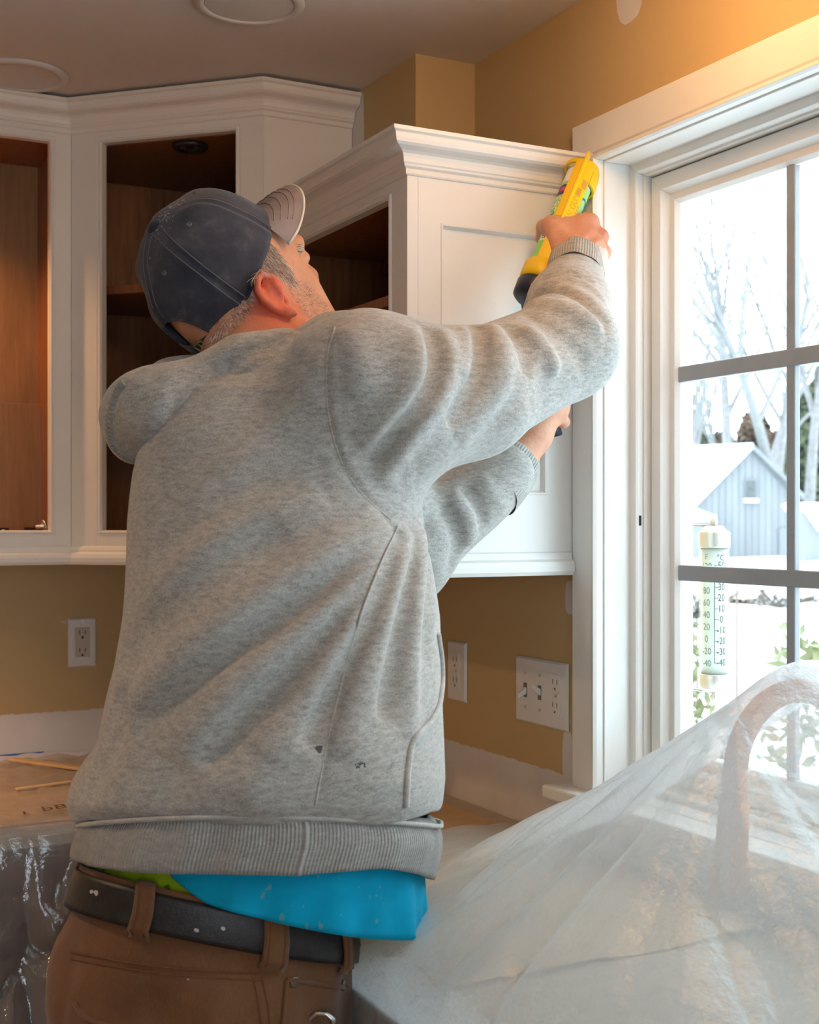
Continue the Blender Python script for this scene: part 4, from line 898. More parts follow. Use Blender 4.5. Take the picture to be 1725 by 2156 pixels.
class Loft:
    """elliptic body through levels (v, uL, uR, d, e): photo row, edges, depth, half thickness; alpha tilts the levels"""
    def __init__(s, rows, alpha=.85, k=.03, p=2.3, grow=0.):
        a = np.array(rows, float); a = a[a[:, 0].argsort()]
        s.v = a[:, 0]; s.d = a[:, 3]; s.l = ((a[:, 1]+a[:, 2])/2-CX)/FPX*s.d; s.w = (a[:, 2]-a[:, 1])/2/FPX*s.d+grow; s.e = a[:, 4]+grow
        s.al = alpha; s.k = k; s.p = p
        zz = (HY-s.v)/FPX*s.d; s.c = np.array([s.l.mean(), s.d.mean(), (zz.max()+zz.min())/2]); s.R = (zz.max()-zz.min())/2+.35
    def level(s, P):
        v = HY-FPX*P[:, 2]/np.interp(HY-FPX*P[:, 2]/1.58, s.v, s.d)
        for _ in range(3):
            dc = np.interp(v, s.v, s.d); v = HY-FPX*P[:, 2]/np.maximum(dc+s.al*(P[:, 1]-dc), .5)
        return v
    def far(s, c, R): return c[0]+R < (s.l-s.w).min() or c[0]-R > (s.l+s.w).max() or c[1]+R < (s.d-s.e).min() or c[1]-R > (s.d+s.e).max()
    def at(s, v): return [np.interp(v, s.v, q) for q in (s.l, s.d, s.w, s.e)]
    def __call__(s, P):
        v = s.level(P); lc, dc, w, e = s.at(v)
        x = np.abs(P[:, 0]-lc)/w; y = np.abs(P[:, 1]-dc)/e
        k = (x**s.p+y**s.p)**(1/s.p)+1e-9
        g = np.sqrt((x**(s.p-1)/w)**2+(y**(s.p-1)/e)**2)/k**(s.p-1)
        dist = (k-1)/np.maximum(g, 1/.3)
        vv = (v-s.v[-1])/FPX*dc; vt = (s.v[0]-v)/FPX*dc
        return np.maximum(dist, np.maximum(vv, vt))
    def ring(s, v, ang, grow=0., alpha=None):
        lc, dc, w, e = s.at(v); c_, s_ = np.cos(ang), np.sin(ang)
        r = (np.abs(c_)**s.p+np.abs(s_)**s.p)**(-1/s.p)
        l = lc+(w+grow)*r*c_; d = dc+(e+grow)*r*s_; al = s.al if alpha is None else alpha
        return np.stack([l, d, (HY-v)/FPX*(dc+al*(d-dc))], -1)
class Field:
    def __init__(s, prims, folds=(), wav=None, cut=None): s.pr = prims; s.folds = list(folds); s.wav = wav; s.cut = cut
    def base(s, P):
        lo, hi = P.min(0), P.max(0); c = (lo+hi)/2; R = np.linalg.norm(hi-lo)/2
        res = np.full(len(P), 9.)
        for p in s.pr:
            if np.linalg.norm(p.c-c)-p.R > R+.12 or (isinstance(p, Loft) and p.far(c, R+.05)): continue
            res = smin(res, p(P), p.k)
        return res
    def __call__(s, P):
        r = s.base(P)
        if s.folds or s.wav:
            m = np.abs(r) < .036
            if m.any():
                Q = P[m]; add = np.zeros(len(Q))
                lo, hi = Q.min(0), Q.max(0); c = (lo+hi)/2; R = np.linalg.norm(hi-lo)/2
                for (pl, cc_, rr, amp, wid) in s.folds:
                    if np.linalg.norm(cc_-c) > R+rr+wid*3: continue
                    dq = Q-cc_; sel = np.einsum('ij,ij->i', dq, dq) < (rr+wid*2.6)**2
                    if not sel.any(): continue
                    Qs = Q[sel]; best = np.full(len(Qs), 9.); tt = np.zeros(len(Qs)); n = len(pl)-1
                    for i in range(n):
                        d, t = seg_d(Qs, pl[i], pl[i+1]); w_ = d < best; best = np.where(w_, d, best); tt = np.where(w_, (i+t)/n, tt)
                    tap = np.sqrt(np.clip(np.minimum(tt, 1-tt)*5, .0, 1))
                    add[sel] += amp*tap*np.exp(-(best/wid)**2)
                if s.wav: add += s.wav(Q)
                r = r.copy(); r[m] -= add
        if s.cut is not None: r = np.maximum(r, s.cut(P))
        return r
    def hits(s, us, vs, full=False, far=2.6):
        us = np.asarray(us, float); vs = np.asarray(vs, float)
        dr = np.stack([(us-CX)/FPX, np.ones_like(us), (HY-vs)/FPX], 1); n = np.linalg.norm(dr, axis=1); t = np.full(len(us), .9); live = np.ones(len(us), bool); ok = np.zeros(len(us), bool)
        for _ in range(160):
            if not live.any(): break
            P = dr[live]*t[live, None]; q = s(P) if full else s.base(P)
            idx = np.where(live)[0]; h_ = q < .0006; ok[idx[h_]] = True
            t[idx[~h_]] += np.clip(q[~h_]*.6, .0006, .05)/n[idx[~h_]]
            live[idx[h_]] = False; live &= t < far
        return dr*t[:, None], ok
    def hit(s, u, v, full=False):
        P, ok = s.hits([u], [v], full); return P[0] if ok[0] else None
    def fold(s, px, amp, wid, n=14):
        px = np.array(px, float); sg = np.r_[0, np.cumsum(np.linalg.norm(np.diff(px, axis=0), axis=1))]
        # smooth the drawn line a little
        tq = np.linspace(0, sg[-1], n); uu = np.interp(tq, sg, px[:, 0]); vv = np.interp(tq, sg, px[:, 1])
        for _ in range(2): uu[1:-1] = (uu[:-2]+2*uu[1:-1]+uu[2:])/4; vv[1:-1] = (vv[:-2]+2*vv[1:-1]+vv[2:])/4
        pl, ok = s.hits(uu, vv); pl = pl[ok]
        if len(pl) < 3: return
        c = (pl.min(0)+pl.max(0))/2; s.folds.append((pl, c, np.linalg.norm(pl-c, axis=1).max(), amp*.001, wid*.001))
    def normal(s, P, h=.002):
        P = np.asarray(P); g = np.stack([s(P+np.eye(3)[i]*h)-s(P-np.eye(3)[i]*h) for i in range(3)], 1)
        return g/np.maximum(np.linalg.norm(g, axis=1, keepdims=True), 1e-9)
def mesh_sdf(f, lo, hi, h, B=20):
    lo = np.array(lo, float); nb = np.ceil((np.array(hi)-lo)/(h*B)).astype(int); NN = nb*B+4
    bi = np.stack(np.meshgrid(*[np.arange(k) for k in nb], indexing='ij'), -1).reshape(-1, 3)
    cen = lo+(bi*B+B/2)*h; keep = np.abs(f.base(cen)) < B*h*.87*1.5+.03
    g = np.arange(-1, B+1); G = np.stack(np.meshgrid(g, g, g, indexing='ij'), -1).reshape(-1, 3)
    ids, pos, quads = [], [], []
    gid = lambda I: (I[..., 0]+1)*(NN[1]*NN[2])+(I[..., 1]+1)*NN[2]+I[..., 2]+1
    off = np.array([[i, j, k] for i in (0, 1) for j in (0, 1) for k in (0, 1)])
    E12 = [(a, b) for a in range(8) for b in range(a+1, 8) if np.abs(off[a]-off[b]).sum() == 1]
    n1 = B+2
    for b in bi[keep]:
        i0 = b*B; V = f(lo+(i0+G)*h).reshape(n1, n1, n1); S = V < 0
        if S.all() or not S.any(): continue
        cs = [S[o[0]:n1-1+o[0], o[1]:n1-1+o[1], o[2]:n1-1+o[2]] for o in off]
        cnt = sum(c.astype(np.int8) for c in cs); mix = (cnt > 0) & (cnt < 8); I = np.argwhere(mix)
        if len(I) == 0: continue
        val = np.stack([V[I[:, 0]+o[0], I[:, 1]+o[1], I[:, 2]+o[2]] for o in off], 1)
        acc = np.zeros((len(I), 3)); num = np.zeros(len(I))
        for a, c in E12:
            va, vb = val[:, a], val[:, c]; m = (va < 0) != (vb < 0)
            t = np.where(m, va/np.where(m, va-vb, 1), 0); acc += m[:, None]*(off[a]+t[:, None]*(off[c]-off[a])); num += m
        ids.append(gid(I-1+i0)); pos.append(lo+(I-1+i0+acc/num[:, None])*h)
        for ax in range(3):
            sl = [slice(1, B+1)]*3; sn = list(sl); sn[ax] = slice(2, B+2)
            A, Bn = S[tuple(sl)], S[tuple(sn)]; J = np.argwhere(A != Bn)
            if len(J) == 0: continue
            J = J+1; fl = A[tuple((J-1).T)]; y, z = (ax+1) % 3, (ax+2) % 3
            q = []
            for dy, dz in ((-1, -1), (0, -1), (0, 0), (-1, 0)):
                K = J.copy(); K[:, y] += dy; K[:, z] += dz; q.append(gid(K-1+i0))
            q = np.stack(q, 1); q[~fl] = q[~fl][:, ::-1]; quads.append(q)
    ids = np.concatenate(ids); pos = np.concatenate(pos); quads = np.concatenate(quads)
    uq, first = np.unique(ids, return_index=True); verts = pos[first]
    qi = np.searchsorted(uq, quads); qi = np.clip(qi, 0, len(uq)-1); ok = (uq[qi] == quads).all(1)
    qi = qi[ok]; uq2, inv = np.unique(qi, return_inverse=True); return verts[uq2], inv.reshape(qi.shape)
def relax(v, f, it=2, lam=.5):
    n = len(v); e = np.concatenate([f[:, [i, (i+1) % 4]] for i in range(4)]); deg = np.bincount(e.ravel(), minlength=n)
    for _ in range(it):
        s = np.zeros_like(v)
        for k in range(3): s[:, k] = np.bincount(e[:, 0], v[e[:, 1], k], n)+np.bincount(e[:, 1], v[e[:, 0], k], n)
        v = v+lam*(s/np.maximum(deg, 1)[:, None]-v)
    return v
def take(v, f, m):
    ff = f[m]; uq, inv = np.unique(ff, return_inverse=True); return v[uq], inv.reshape(ff.shape)
def waves(seed, n, lo, hi, amp):
    rs = np.random.RandomState(seed); ks = rs.randn(n, 3); ks /= np.linalg.norm(ks, axis=1, keepdims=True); ks *= 2*PI/rs.uniform(lo, hi, (n, 1)); ph = rs.rand(n)*6.28
    return lambda P: amp/math.sqrt(n)*np.sin(P@ks.T+ph).sum(1)
def strip(name, rows, mat, parent, closed=False, thick=0, uv=None, smooth=True):
    """grid of points rows[i][j] (sdf frame) -> mesh with UV (u along j)"""
    R_ = np.array(rows); ni, nj = R_.shape[:2]; v = toW(R_.reshape(-1, 3)); fs = []; uvs = []
    nn = nj if closed else nj-1
    for i in range(ni-1):
        for j in range(nn):
            fs.append((i*nj+j, i*nj+(j+1) % nj, (i+1)*nj+(j+1) % nj, (i+1)*nj+j)); uvs += [(j/nn, i/(ni-1)), ((j+1)/nn, i/(ni-1)), ((j+1)/nn, (i+1)/(ni-1)), (j/nn, (i+1)/(ni-1))]
    o = npmesh(name, v, np.array(fs), mat, parent, smooth)
    ul = o.data.uv_layers.new(name='UVMap'); ul.data.foreach_set('uv', np.array(uvs, np.float32).ravel())
    if thick:
        md = o.modifiers.new('thickness', 'SOLIDIFY'); md.thickness = thick; md.offset = 0
    return o
def cord(name, pts, r, mat, parent, n=6):
    return MB().tube([tuple(p) for p in toW(np.array(pts))], r, n).build(name, mat, parent)
# ================================================================ the man
def heather(name, c0, c1, rib=0, stains=()):
    m, nt, b = newmat(name)
    v = mapped(nt, 'Object', (1, 1, 3.2)); v2 = mapped(nt, 'Object')
    f = math_(nt, 'ADD', math_(nt, 'MULTIPLY', noise(nt, v, 75, 5, .75), .62), math_(nt, 'MULTIPLY', noise(nt, v2, 520, 2, .7), .38))
    col = ramp(nt, f, ((.36, c0), (.62, c1)))
    blot = math_(nt, 'MULTIPLY', math_(nt, 'GREATER_THAN', noise(nt, v2, 90, 2, .5), .72), .12)
    col = mixc(nt, blot, col, (.62, .56, .42))
    for (p, r, c) in stains:
        gm = N(nt, 'ShaderNodeNewGeometry'); ds = N(nt, 'ShaderNodeVectorMath', operation='DISTANCE'); L(nt, gm.outputs['Position'], ds.inputs[0]); ds.inputs[1].default_value = p
        dd = math_(nt, 'ADD', ds.outputs['Value'], math_(nt, 'MULTIPLY', math_(nt, 'SUBTRACT', noise(nt, v2, 130, 3, .7), .5), r*2.2))
        col = mixc(nt, math_(nt, 'MULTIPLY', math_(nt, 'LESS_THAN', dd, r), .85), col, c)
    L(nt, col, b.inputs['Base Color'])
    b.inputs['Roughness'].default_value = .95; b.inputs['Specular IOR Level'].default_value = .15
    b.inputs['Sheen Weight'].default_value = .35; b.inputs['Sheen Roughness'].default_value = .5
    pr = bump(nt, None, noise(nt, v2, 900, 2, .7), .35, .0012)
    pr = bump(nt, None, noise(nt, v2, 160, 3, .6), .18, .002, pr)
    if rib:
        uvn = N(nt, 'ShaderNodeUVMap'); sp_ = N(nt, 'ShaderNodeSeparateXYZ'); L(nt, uvn.outputs[0], sp_.inputs[0])
        sn = math_(nt, 'SINE', math_(nt, 'MULTIPLY', sp_.outputs['X'], rib*2*PI))
        h = math_(nt, 'MULTIPLY_ADD', sn, .5, .5)
        pr = bump(nt, None, h, .85, .0016, pr)
        L(nt, mixc(nt, math_(nt, 'MULTIPLY', math_(nt, 'SUBTRACT', 1., h), .25), col, [c*.55 for c in c0]), b.inputs['Base Color'])
    L(nt, pr, b.inputs['Normal'])
    return m
G0, G1 = (.245, .235, .215), (.50, .485, .45)
# ---- hoodie volume
torso = Loft([(1712, 178, 930, 1.53, .186), (1690, 166, 937, 1.53, .193), (1640, 186, 942, 1.535, .196), (1560, 226, 941, 1.545, .19), (1480, 242, 939, 1.555, .18), (1400, 258, 935, 1.565, .178),
              (1300, 268, 925, 1.58, .175), (1200, 272, 905, 1.60, .172), (1100, 276, 890, 1.63, .17), (1000, 284, 862, 1.655, .168), (900, 300, 830, 1.68, .165), (820, 335, 800, 1.70, .155), (770, 400, 765, 1.72, .13), (740, 450, 740, 1.735, .10), (718, 510, 715, 1.74, .06)], alpha=.8, k=.03)
S_, EL, FM, WR = C(768, 850, 1.615), C(1196, 734, 1.84), C(1198, 640, 1.95), C(1211, 572, 2.02)
MU = C(985, 832, 1.72)
LS, LE, LC = C(690, 900, 1.84), C(856, 1160, 1.93), C(1064, 996, 1.985)
hprims = [torso, Ell(C(238, 1668, 1.53), (.0405, .085, .036), None, .03), Cone(S_, MU, .107, .0865, .06), Cone(MU, EL, .0865, .0665, .02), Cone(EL, FM, .0665, .0605, .025), Cone(FM, WR, .0605, .045, .02),
          Cone(C(660, 835, 1.70), S_, .064, .098, .05),
          Cone(C(560, 900, 1.80), LS, .09, .08, .05), Cone(LS, LE, .08, .071, .03), Cone(LE, LC, .071, .046, .02)]
hood_f = Field(hprims, wav=waves(3, 8, .10, .3, .0035))
F_ = lambda px, amp, wid, n=14: hood_f.fold(px, amp*((2.1 if px[0][1] > 1250 or px[-1][1] < 1180 and px[0][1] > 1000 else 1.6) if abs(amp) > 4.5 else 1.4), wid*.92, n)
# torso drape running to the armpit
F_([(262, 1500), (400, 1370), (560, 1255), (700, 1165), (815, 1108)], 9, 26); F_([(285, 1540), (420, 1420), (580, 1300), (720, 1200), (822, 1118)], -9, 17)
F_([(360, 1600), (480, 1470), (620, 1350), (740, 1245), (830, 1125)], 9, 26); F_([(420, 1610), (540, 1480), (660, 1365), (770, 1235), (838, 1120)], -9, 15)
F_([(560, 1600), (650, 1470), (740, 1330), (800, 1220), (845, 1115)], 8, 22); F_([(640, 1580), (700, 1450), (775, 1310), (820, 1200), (850, 1120)], -9, 13)
F_([(720, 1600), (765, 1450), (815, 1310), (850, 1200), (862, 1120)], 8, 17); F_([(800, 1520), (830, 1380), (852, 1250), (870, 1130)], -9, 12)
F_([(860, 1560), (868, 1400), (878, 1250), (885, 1110)], 7, 16); F_([(905, 1400), (902, 1300), (898, 1180), (895, 1090)], -6, 12)
F_([(255, 1380), (330, 1290), (450, 1190), (600, 1110)], -5, 24); F_([(285, 1300), (380, 1200), (520, 1100), (680, 1040)], 5, 30); F_([(290, 1180), (420, 1080), (560, 1010), (690, 980)], -4, 26)
F_([(260, 1440), (250, 1540), (215, 1620), (180, 1680)], -5, 20); F_([(320, 1680), (400, 1600), (520, 1540)], -4, 22); F_([(500, 1690), (580, 1600), (650, 1560)], 4, 24)
F_([(310, 1060), (420, 960), (520, 880), (610, 780)], -4, 30); F_([(450, 1000), (560, 900), (640, 800), (680, 730)], 4, 30)
# sleeve
F_([(903, 688), (922, 745), (915, 805), (880, 860), (830, 915), (775, 985)], -16, 13); F_([(930, 690), (952, 745), (942, 800), (905, 860), (850, 930), (795, 1010)], 9, 18); F_([(870, 690), (885, 760), (868, 830), (820, 890), (765, 950)], 8, 18)
F_([(1008, 684), (1014, 740), (1002, 800), (975, 850), (940, 890)], -15, 12); F_([(1040, 680), (1060, 730), (1058, 790), (1030, 850), (960, 930)], 9, 17); F_([(980, 690), (980, 750), (965, 800)], 7, 14)
F_([(1068, 676), (1096, 712), (1112, 750), (1108, 790)], -11, 12); F_([(1100, 680), (1140, 715), (1170, 760), (1175, 800)], 7, 15); F_([(1110, 655), (1170, 690), (1210, 730), (1240, 770)], -9, 11)
F_([(1100, 650), (1150, 640), (1210, 655), (1270, 695)], 7, 13); F_([(1120, 628), (1180, 612), (1240, 640), (1282, 690)], -8, 10); F_([(1128, 608), (1190, 590), (1240, 605), (1275, 645)], 6, 11); F_([(1140, 590), (1200, 575), (1250, 590)], -5, 8)
F_([(720, 690), (745, 720), (755, 770), (760, 840)], 5, 20); F_([(1120, 860), (1000, 920), (880, 990)], 3, 25); F_([(1200, 800), (1080, 850), (960, 920)], -3, 22)
F_([(930, 1060), (960, 1110), (965, 1160), (940, 1210)], -8, 12); F_([(975, 1020), (1010, 1070), (1015, 1110)], -6, 10); F_([(950, 1040), (990, 1100), (990, 1150)], 6, 13); F_([(1010, 1000), (1045, 1050), (1060, 1080)], 4, 10)
SEAM = [(705, 688), (690, 740), (687, 800), (690, 860), (702, 925), (722, 980), (752, 1030), (790, 1068), (824, 1094)]
hood_f.fold(SEAM, -4, 5, 26); F_([(x+9, y-2) for x, y in SEAM], 2.5, 7, 20)
SIDE = [(838, 1108), (800, 1190), (768, 1270), (745, 1340), (722, 1430), (700, 1520), (680, 1610), (664, 1695)]
F_(SIDE, -3, 4, 26)
# the jump of the shoulder at the collar
hood_f.pr.append(Cone(C(700, 705, 1.70), C(770, 715, 1.64), .028, .03, .03)); 
seam3 = [hood_f.hit(u, v) for u, v in SEAM]
person = thing('person', 'man in grey hoodie and navy cap reaching up with a caulking gun', 'person', tuple(LD(-.2, 1.49, -1.45)))
PSTAIN = [(tuple(toW(hood_f.hit(u, v)[None])[0]), r, c) for u, v, r, c in ((756, 1612, .0065, (.03, .032, .045)), (768, 1614, .0045, (.05, .05, .06)), (671, 1576, .0042, (.05, .05, .07)), (1198, 852, .004, (.28, .33, .38)), (983, 734, .0022, (.08, .07, .07)), (1190, 588, .0012, (.05, .04, .04)))]
M['hoodie'] = heather('heather_grey_fleece', G0, G1, stains=PSTAIN)
M['ribbing'] = heather('grey_rib_knit', (.30, .29, .265), (.50, .485, .455), rib=330)
M['cuffrib'] = heather('grey_cuff_rib', (.30, .29, .265), (.52, .50, .46), rib=64)
M['seam'] = heather('grey_seam_thread', (.34, .33, .31), (.55, .53, .5))
v_, f_ = mesh_sdf(hood_f, (-.45, 1.30, -.47), (.36, 2.12, .42), .0042)
v_ = relax(v_, f_, 1, .4)
fc = v_[f_].mean(1)
# which faces belong to the right sleeve: beyond the armhole seam (plane fitted through it)
sp3 = np.array([p for p in seam3 if p is not None]); upar = S_-MU; 
pu = CX+fc[:, 0]/fc[:, 1]*FPX; pv = HY-fc[:, 2]/fc[:, 1]*FPX
armax = (MU-S_)/np.linalg.norm(MU-S_)
s0 = np.interp(fc[:, 2], sp3[::-1, 2], (sp3@armax)[::-1])
near_arm = np.min([Cone(a, b, ra, rb)(fc) for a, b, ra, rb in ((S_, MU, .107, .0865), (MU, EL, .0865, .0665), (EL, FM, .0665, .0605), (FM, WR, .0605, .045))], axis=0) < .035
slv = near_arm & (fc@armax > s0) & (fc[:, 2] > sp3[:, 2].min()-.004) & (fc[:, 1] < 2.2)
tors = torso(fc)
lsl = (np.min([Cone(LE, LC, .071, .046)(fc), Cone(LS, LE, .08, .071)(fc)], axis=0) < .012) & (tors > .02) & ~slv
hoodie = npmesh('hoodie', toW(take(v_, f_, ~(slv | lsl))[0]), take(v_, f_, ~(slv | lsl))[1], 'hoodie', person); hoodie['label'] = 'heather grey fleece hoodie with paint specks'
a_, b_ = take(v_, f_, slv); npmesh('sleeve', toW(a_), b_, 'hoodie', hoodie)
a_, b_ = take(v_, f_, lsl); npmesh('sleeve', toW(a_), b_, 'hoodie', hoodie)
def on_surf(field, px, n, lift=.0):
    px = np.array(px, float); sg = np.r_[0, np.cumsum(np.linalg.norm(np.diff(px, axis=0), axis=1))]; tq = np.linspace(0, sg[-1], n)
    uu = np.interp(tq, sg, px[:, 0]); vv = np.interp(tq, sg, px[:, 1])
    for _ in range(2): uu[1:-1] = (uu[:-2]+2*uu[1:-1]+uu[2:])/4; vv[1:-1] = (vv[:-2]+2*vv[1:-1]+vv[2:])/4
    P, ok = field.hits(uu, vv, True); P = P[ok]
    return P+field.normal(P)*lift
cord('seam', on_surf(hood_f, SEAM, 40, -.0006), .0018, 'seam', hoodie)
cord('seam', on_surf(hood_f, SIDE, 40, .0002), .0014, 'seam', hoodie)
# pocket welt at the front
POCK = [(926, 1335), (934, 1390), (935, 1440), (928, 1490), (908, 1525), (884, 1545), (870, 1565), (862, 1620), (858, 1700)]
cord('pocket_welt', on_surf(hood_f, [(u-4, v) for u, v in POCK], 44, .0005), .0038, 'seam', hoodie)
# hem band
ang = np.linspace(0, 2*PI, 261)[:-1]
band = Loft([(1700, 180, 922, 1.53, .186), (1720, 188, 922, 1.53, .185), (1760, 182, 922, 1.53, .186), (1800, 168, 916, 1.53, .189), (1860, 160, 908, 1.53, .192)], alpha=.8)
def hemv(t, a):        # local rise and fall of the two edges
    c_ = np.cos(a); s_ = -np.sin(a)
    top = 1698+np.where(s_ > 0, 26*np.clip(np.abs(c_), 0, 1)**3-10*s_*(1-np.abs(c_)), 20)
    dd = 1.53+.188*np.sin(a); fac = dd/(1.53+.8*(dd-1.53)); u_ = 534+374*c_
    vb = np.interp(u_, [160, 250, 330, 400, 640, 720, 790, 850, 908], [1800, 1822, 1832, 1838, 1842, 1834, 1826, 1836, 1852]); bot = 1100+(vb-1100)*fac
    return top+(bot-top)*t
rows = []
for t in np.linspace(0, 1, 12):
    vv = hemv(t, ang); rows.append([band.ring(v, np.array(a), -.012*(1-t)**6+.0035*math.sin(PI*t)+.0016*math.sin(a*9+t*2)+.001*math.sin(a*23)) for v, a in zip(vv, ang)])
strip('hem_band', rows, 'ribbing', hoodie, closed=True, thick=.004)
rows_top = [band.ring(v+14, np.array(a), .0042) for v, a in zip(hemv(0, ang), ang)]
cord('seam', rows_top+[rows_top[0]], .0027, 'seam', hoodie)
# seam across the band at the side
jj = [i for i in range(260) if abs(CX+rows[6][i][0]/rows[6][i][1]*FPX-645) < 5 and rows[6][i][1] < 1.5][:1]
if jj: cord('seam', [np.array(r_[jj[0]])+np.array([0, -.0028, 0]) for r_ in rows], .002, 'seam', hoodie)
# cuffs
def cuff(a, b, r0, r1, name='cuff', squash=1.):
    a, b = np.array(a), np.array(b); t = (b-a)/np.linalg.norm(b-a); x = np.cross(t, [0, 0, 1.]); x /= np.linalg.norm(x); y = np.cross(t, x)
    an = np.linspace(0, 2*PI, 97)[:-1]; rows = []
    for k in np.linspace(0, 1, 7):
        r = r0+(r1-r0)*k+.0015*math.sin(PI*k); rows.append([a+(b-a)*k+(x*math.cos(q)+y*math.sin(q)*squash)*(r+.0008*math.sin(q*7)) for q in an])
    rr = rows[-1]; cen = np.mean(rr, axis=0)
    rows.append([cen+(np.array(p)-cen)*.94 for p in rr]); rows.append([cen+(np.array(p)-cen)*.90-t*.02 for p in rr])
    strip(name, rows, 'cuffrib', hoodie, closed=True)
cuff(C(1209, 586, 2.000), C(1213, 550, 2.045), .0435, .0412)
cuff(C(1030, 1036, 1.97), C(1080, 970, 2.01), .0475, .0470)
# ---------------------------------------------------------------- head, neck, arms and hands: one skin
def unit(a): a = np.array(a, float); return a/np.linalg.norm(a)
def fr3(U, F):         # screen-style vectors (right, up, toward viewer) -> sdf frame
    k = lambda q: np.array([q[0], -q[2], q[1]]); U, F = unit(k(U)), k(F); F = unit(F-U*(F@U)); return U, F, np.cross(F, U)
UC, FC, RC = fr3((-.71, .46, .53), (.507, .78, -.23))
if RC[1] > 0: RC = -RC
def yaw_(F, R, deg): a = math.radians(deg); return F*math.cos(a)-R*math.sin(a), R*math.cos(a)+F*math.sin(a)
TLT = math.radians(30); UH = UC*math.cos(TLT)+FC*math.sin(TLT); FH = FC*math.cos(TLT)-UC*math.sin(TLT); RH = RC
FH, RH = yaw_(FH, RH, 20); FC, RC = yaw_(FC, RC, 13)
HC = C(526, 606, 1.775)
def H(f, u, r): return HC+FH*f+UH*u+RH*r
AX = np.stack([FH, UH, RH])
def side(fn): return [fn(1), fn(-1)]
RCc = C(474, 584, 1.775); CS = .945; AXC = np.stack([FC, UC, RC])
skin = [Ell(RCc+UC*.004, (.101, .098, .0775), AXC, .02), Ell(H(.022, -.02, 0), (.070, .092, .058), AX, .03),
        Cone(H(.045, -.085, .038), H(.074, -.100, 0), .026, .024, .03), Cone(H(.045, -.085, -.038), H(.074, -.100, 0), .026, .024, .03),
        Cone(H(-.012, -.055, .058), H(.045, -.088, .038), .018, .026, .025), Cone(H(-.012, -.055, -.058), H(.045, -.088, -.038), .018, .026, .025),
        Ell(H(.058, -.045, .030), (.024, .03, .020), AX, .03), Ell(H(.058, -.045, -.030), (.024, .03, .020), AX, .03),      # cheeks
        Cone(H(.083, .022, .034), H(.092, .024, .008), .012, .011, .02), Cone(H(.083, .022, -.034), H(.092, .024, -.008), .012, .011, .02),   # brow
        Cone(H(.092, .008, 0), H(.116, -.036, 0), .010, .0135, .012), Ell(H(.104, -.042, .012), (.012, .009, .009), AX, .008), Ell(H(.104, -.042, -.012), (.012, .009, .009), AX, .008),
        Ell(H(.092, -.068, 0), (.014, .016, .026), AX, .012), Ell(H(.090, -.079, 0), (.012, .008, .02), AX, .008),
        Ell(H(.078, .000, .033), (.014, .011, .015), AX, .004), Ell(H(.078, .000, -.033), (.014, .011, .015), AX, .004)]     # eyeballs under lids
NB = C(560, 790, 1.735)
skin += [Cone(H(-.035, -.045, 0), NB, .064, .068, .035), Cone(H(-.005, -.06, .04), NB+np.array([.05, -.02, .02]), .02, .022, .02), Cone(NB, C(600, 1000, 1.66), .06, .03, .05), Cone(C(600, 1000, 1.66), C(520, 1700, 1.53), .03, .03, .05)]
# ears: the visible one follows the photo's outline, raised off the side of the skull
hb = Field(list(skin))
def epx(u, v, lift): p = hb.hit(u, v); p = C(u, v, 1.72) if p is None else p; n = unit(-p); return p+n*lift
HX = [(577, 592, .006), (567, 579, .010), (552, 575, .014), (542, 590, .017), (545, 612, .018), (556, 632, .016), (573, 647, .012), (592, 657, .009)]
hx = [epx(*q) for q in HX]
dm = np.median([p[1] for p in hx]); hx = [p*(min(max(p[1], dm-.016), dm+.016)/p[1]) for p in hx]
for a_, b_ in zip(hx[:-1], hx[1:]): skin.append(Cone(a_, b_, .0052, .0052, .003))
lob = [epx(592, 657, .009), epx(606, 660, .007), epx(619, 659, .005)]; lob = [p*(dm+.004)/p[1] for p in lob]
skin += [Cone(lob[0], lob[1], .0055, .0062, .004), Cone(lob[1], lob[2], .0062, .0050, .005)]
ah = [epx(564, 592, .008), epx(560, 608, .011), epx(567, 625, .010), epx(584, 641, .008), epx(600, 648, .006)]; ah = [p*min(p[1], dm+.010)/p[1] for p in ah]
for a_, b_ in zip(ah[:-1], ah[1:]): skin.append(Cone(a_, b_, .0042, .0042, .004))
tr_ = [epx(592, 620, .004), epx(602, 632, .004)]; skin.append(Cone(tr_[0], tr_[1], .0048, .0045, .005))
pn_ = (hx[3]+hx[5]+ah[2])/3; skin.append(Ell(pn_+np.array([.010, .008, -.002]), (.016, .010, .024), None, .006))
s_ = -1
def E_(f, u, r): return H(-.018+f, -.016+u, s_*(.079+r))
tilt = [(-.004, .030, .010), (-.019, .026, .016), (-.027, .010, .020), (-.026, -.006, .018), (-.017, -.022, .011), (-.005, -.031, .005)]
for a_, b_ in zip(tilt[:-1], tilt[1:]): skin.append(Cone(E_(*a_), E_(*b_), .0052, .0052, .004))
skin.append(Cone(E_(-.005, -.031, .005), E_(.006, -.030, .001), .0068, .006, .006)); skin.append(Ell(E_(-.012, -.002, .001), (.015, .026, .006), np.stack([FH, UH, RH]), .004))
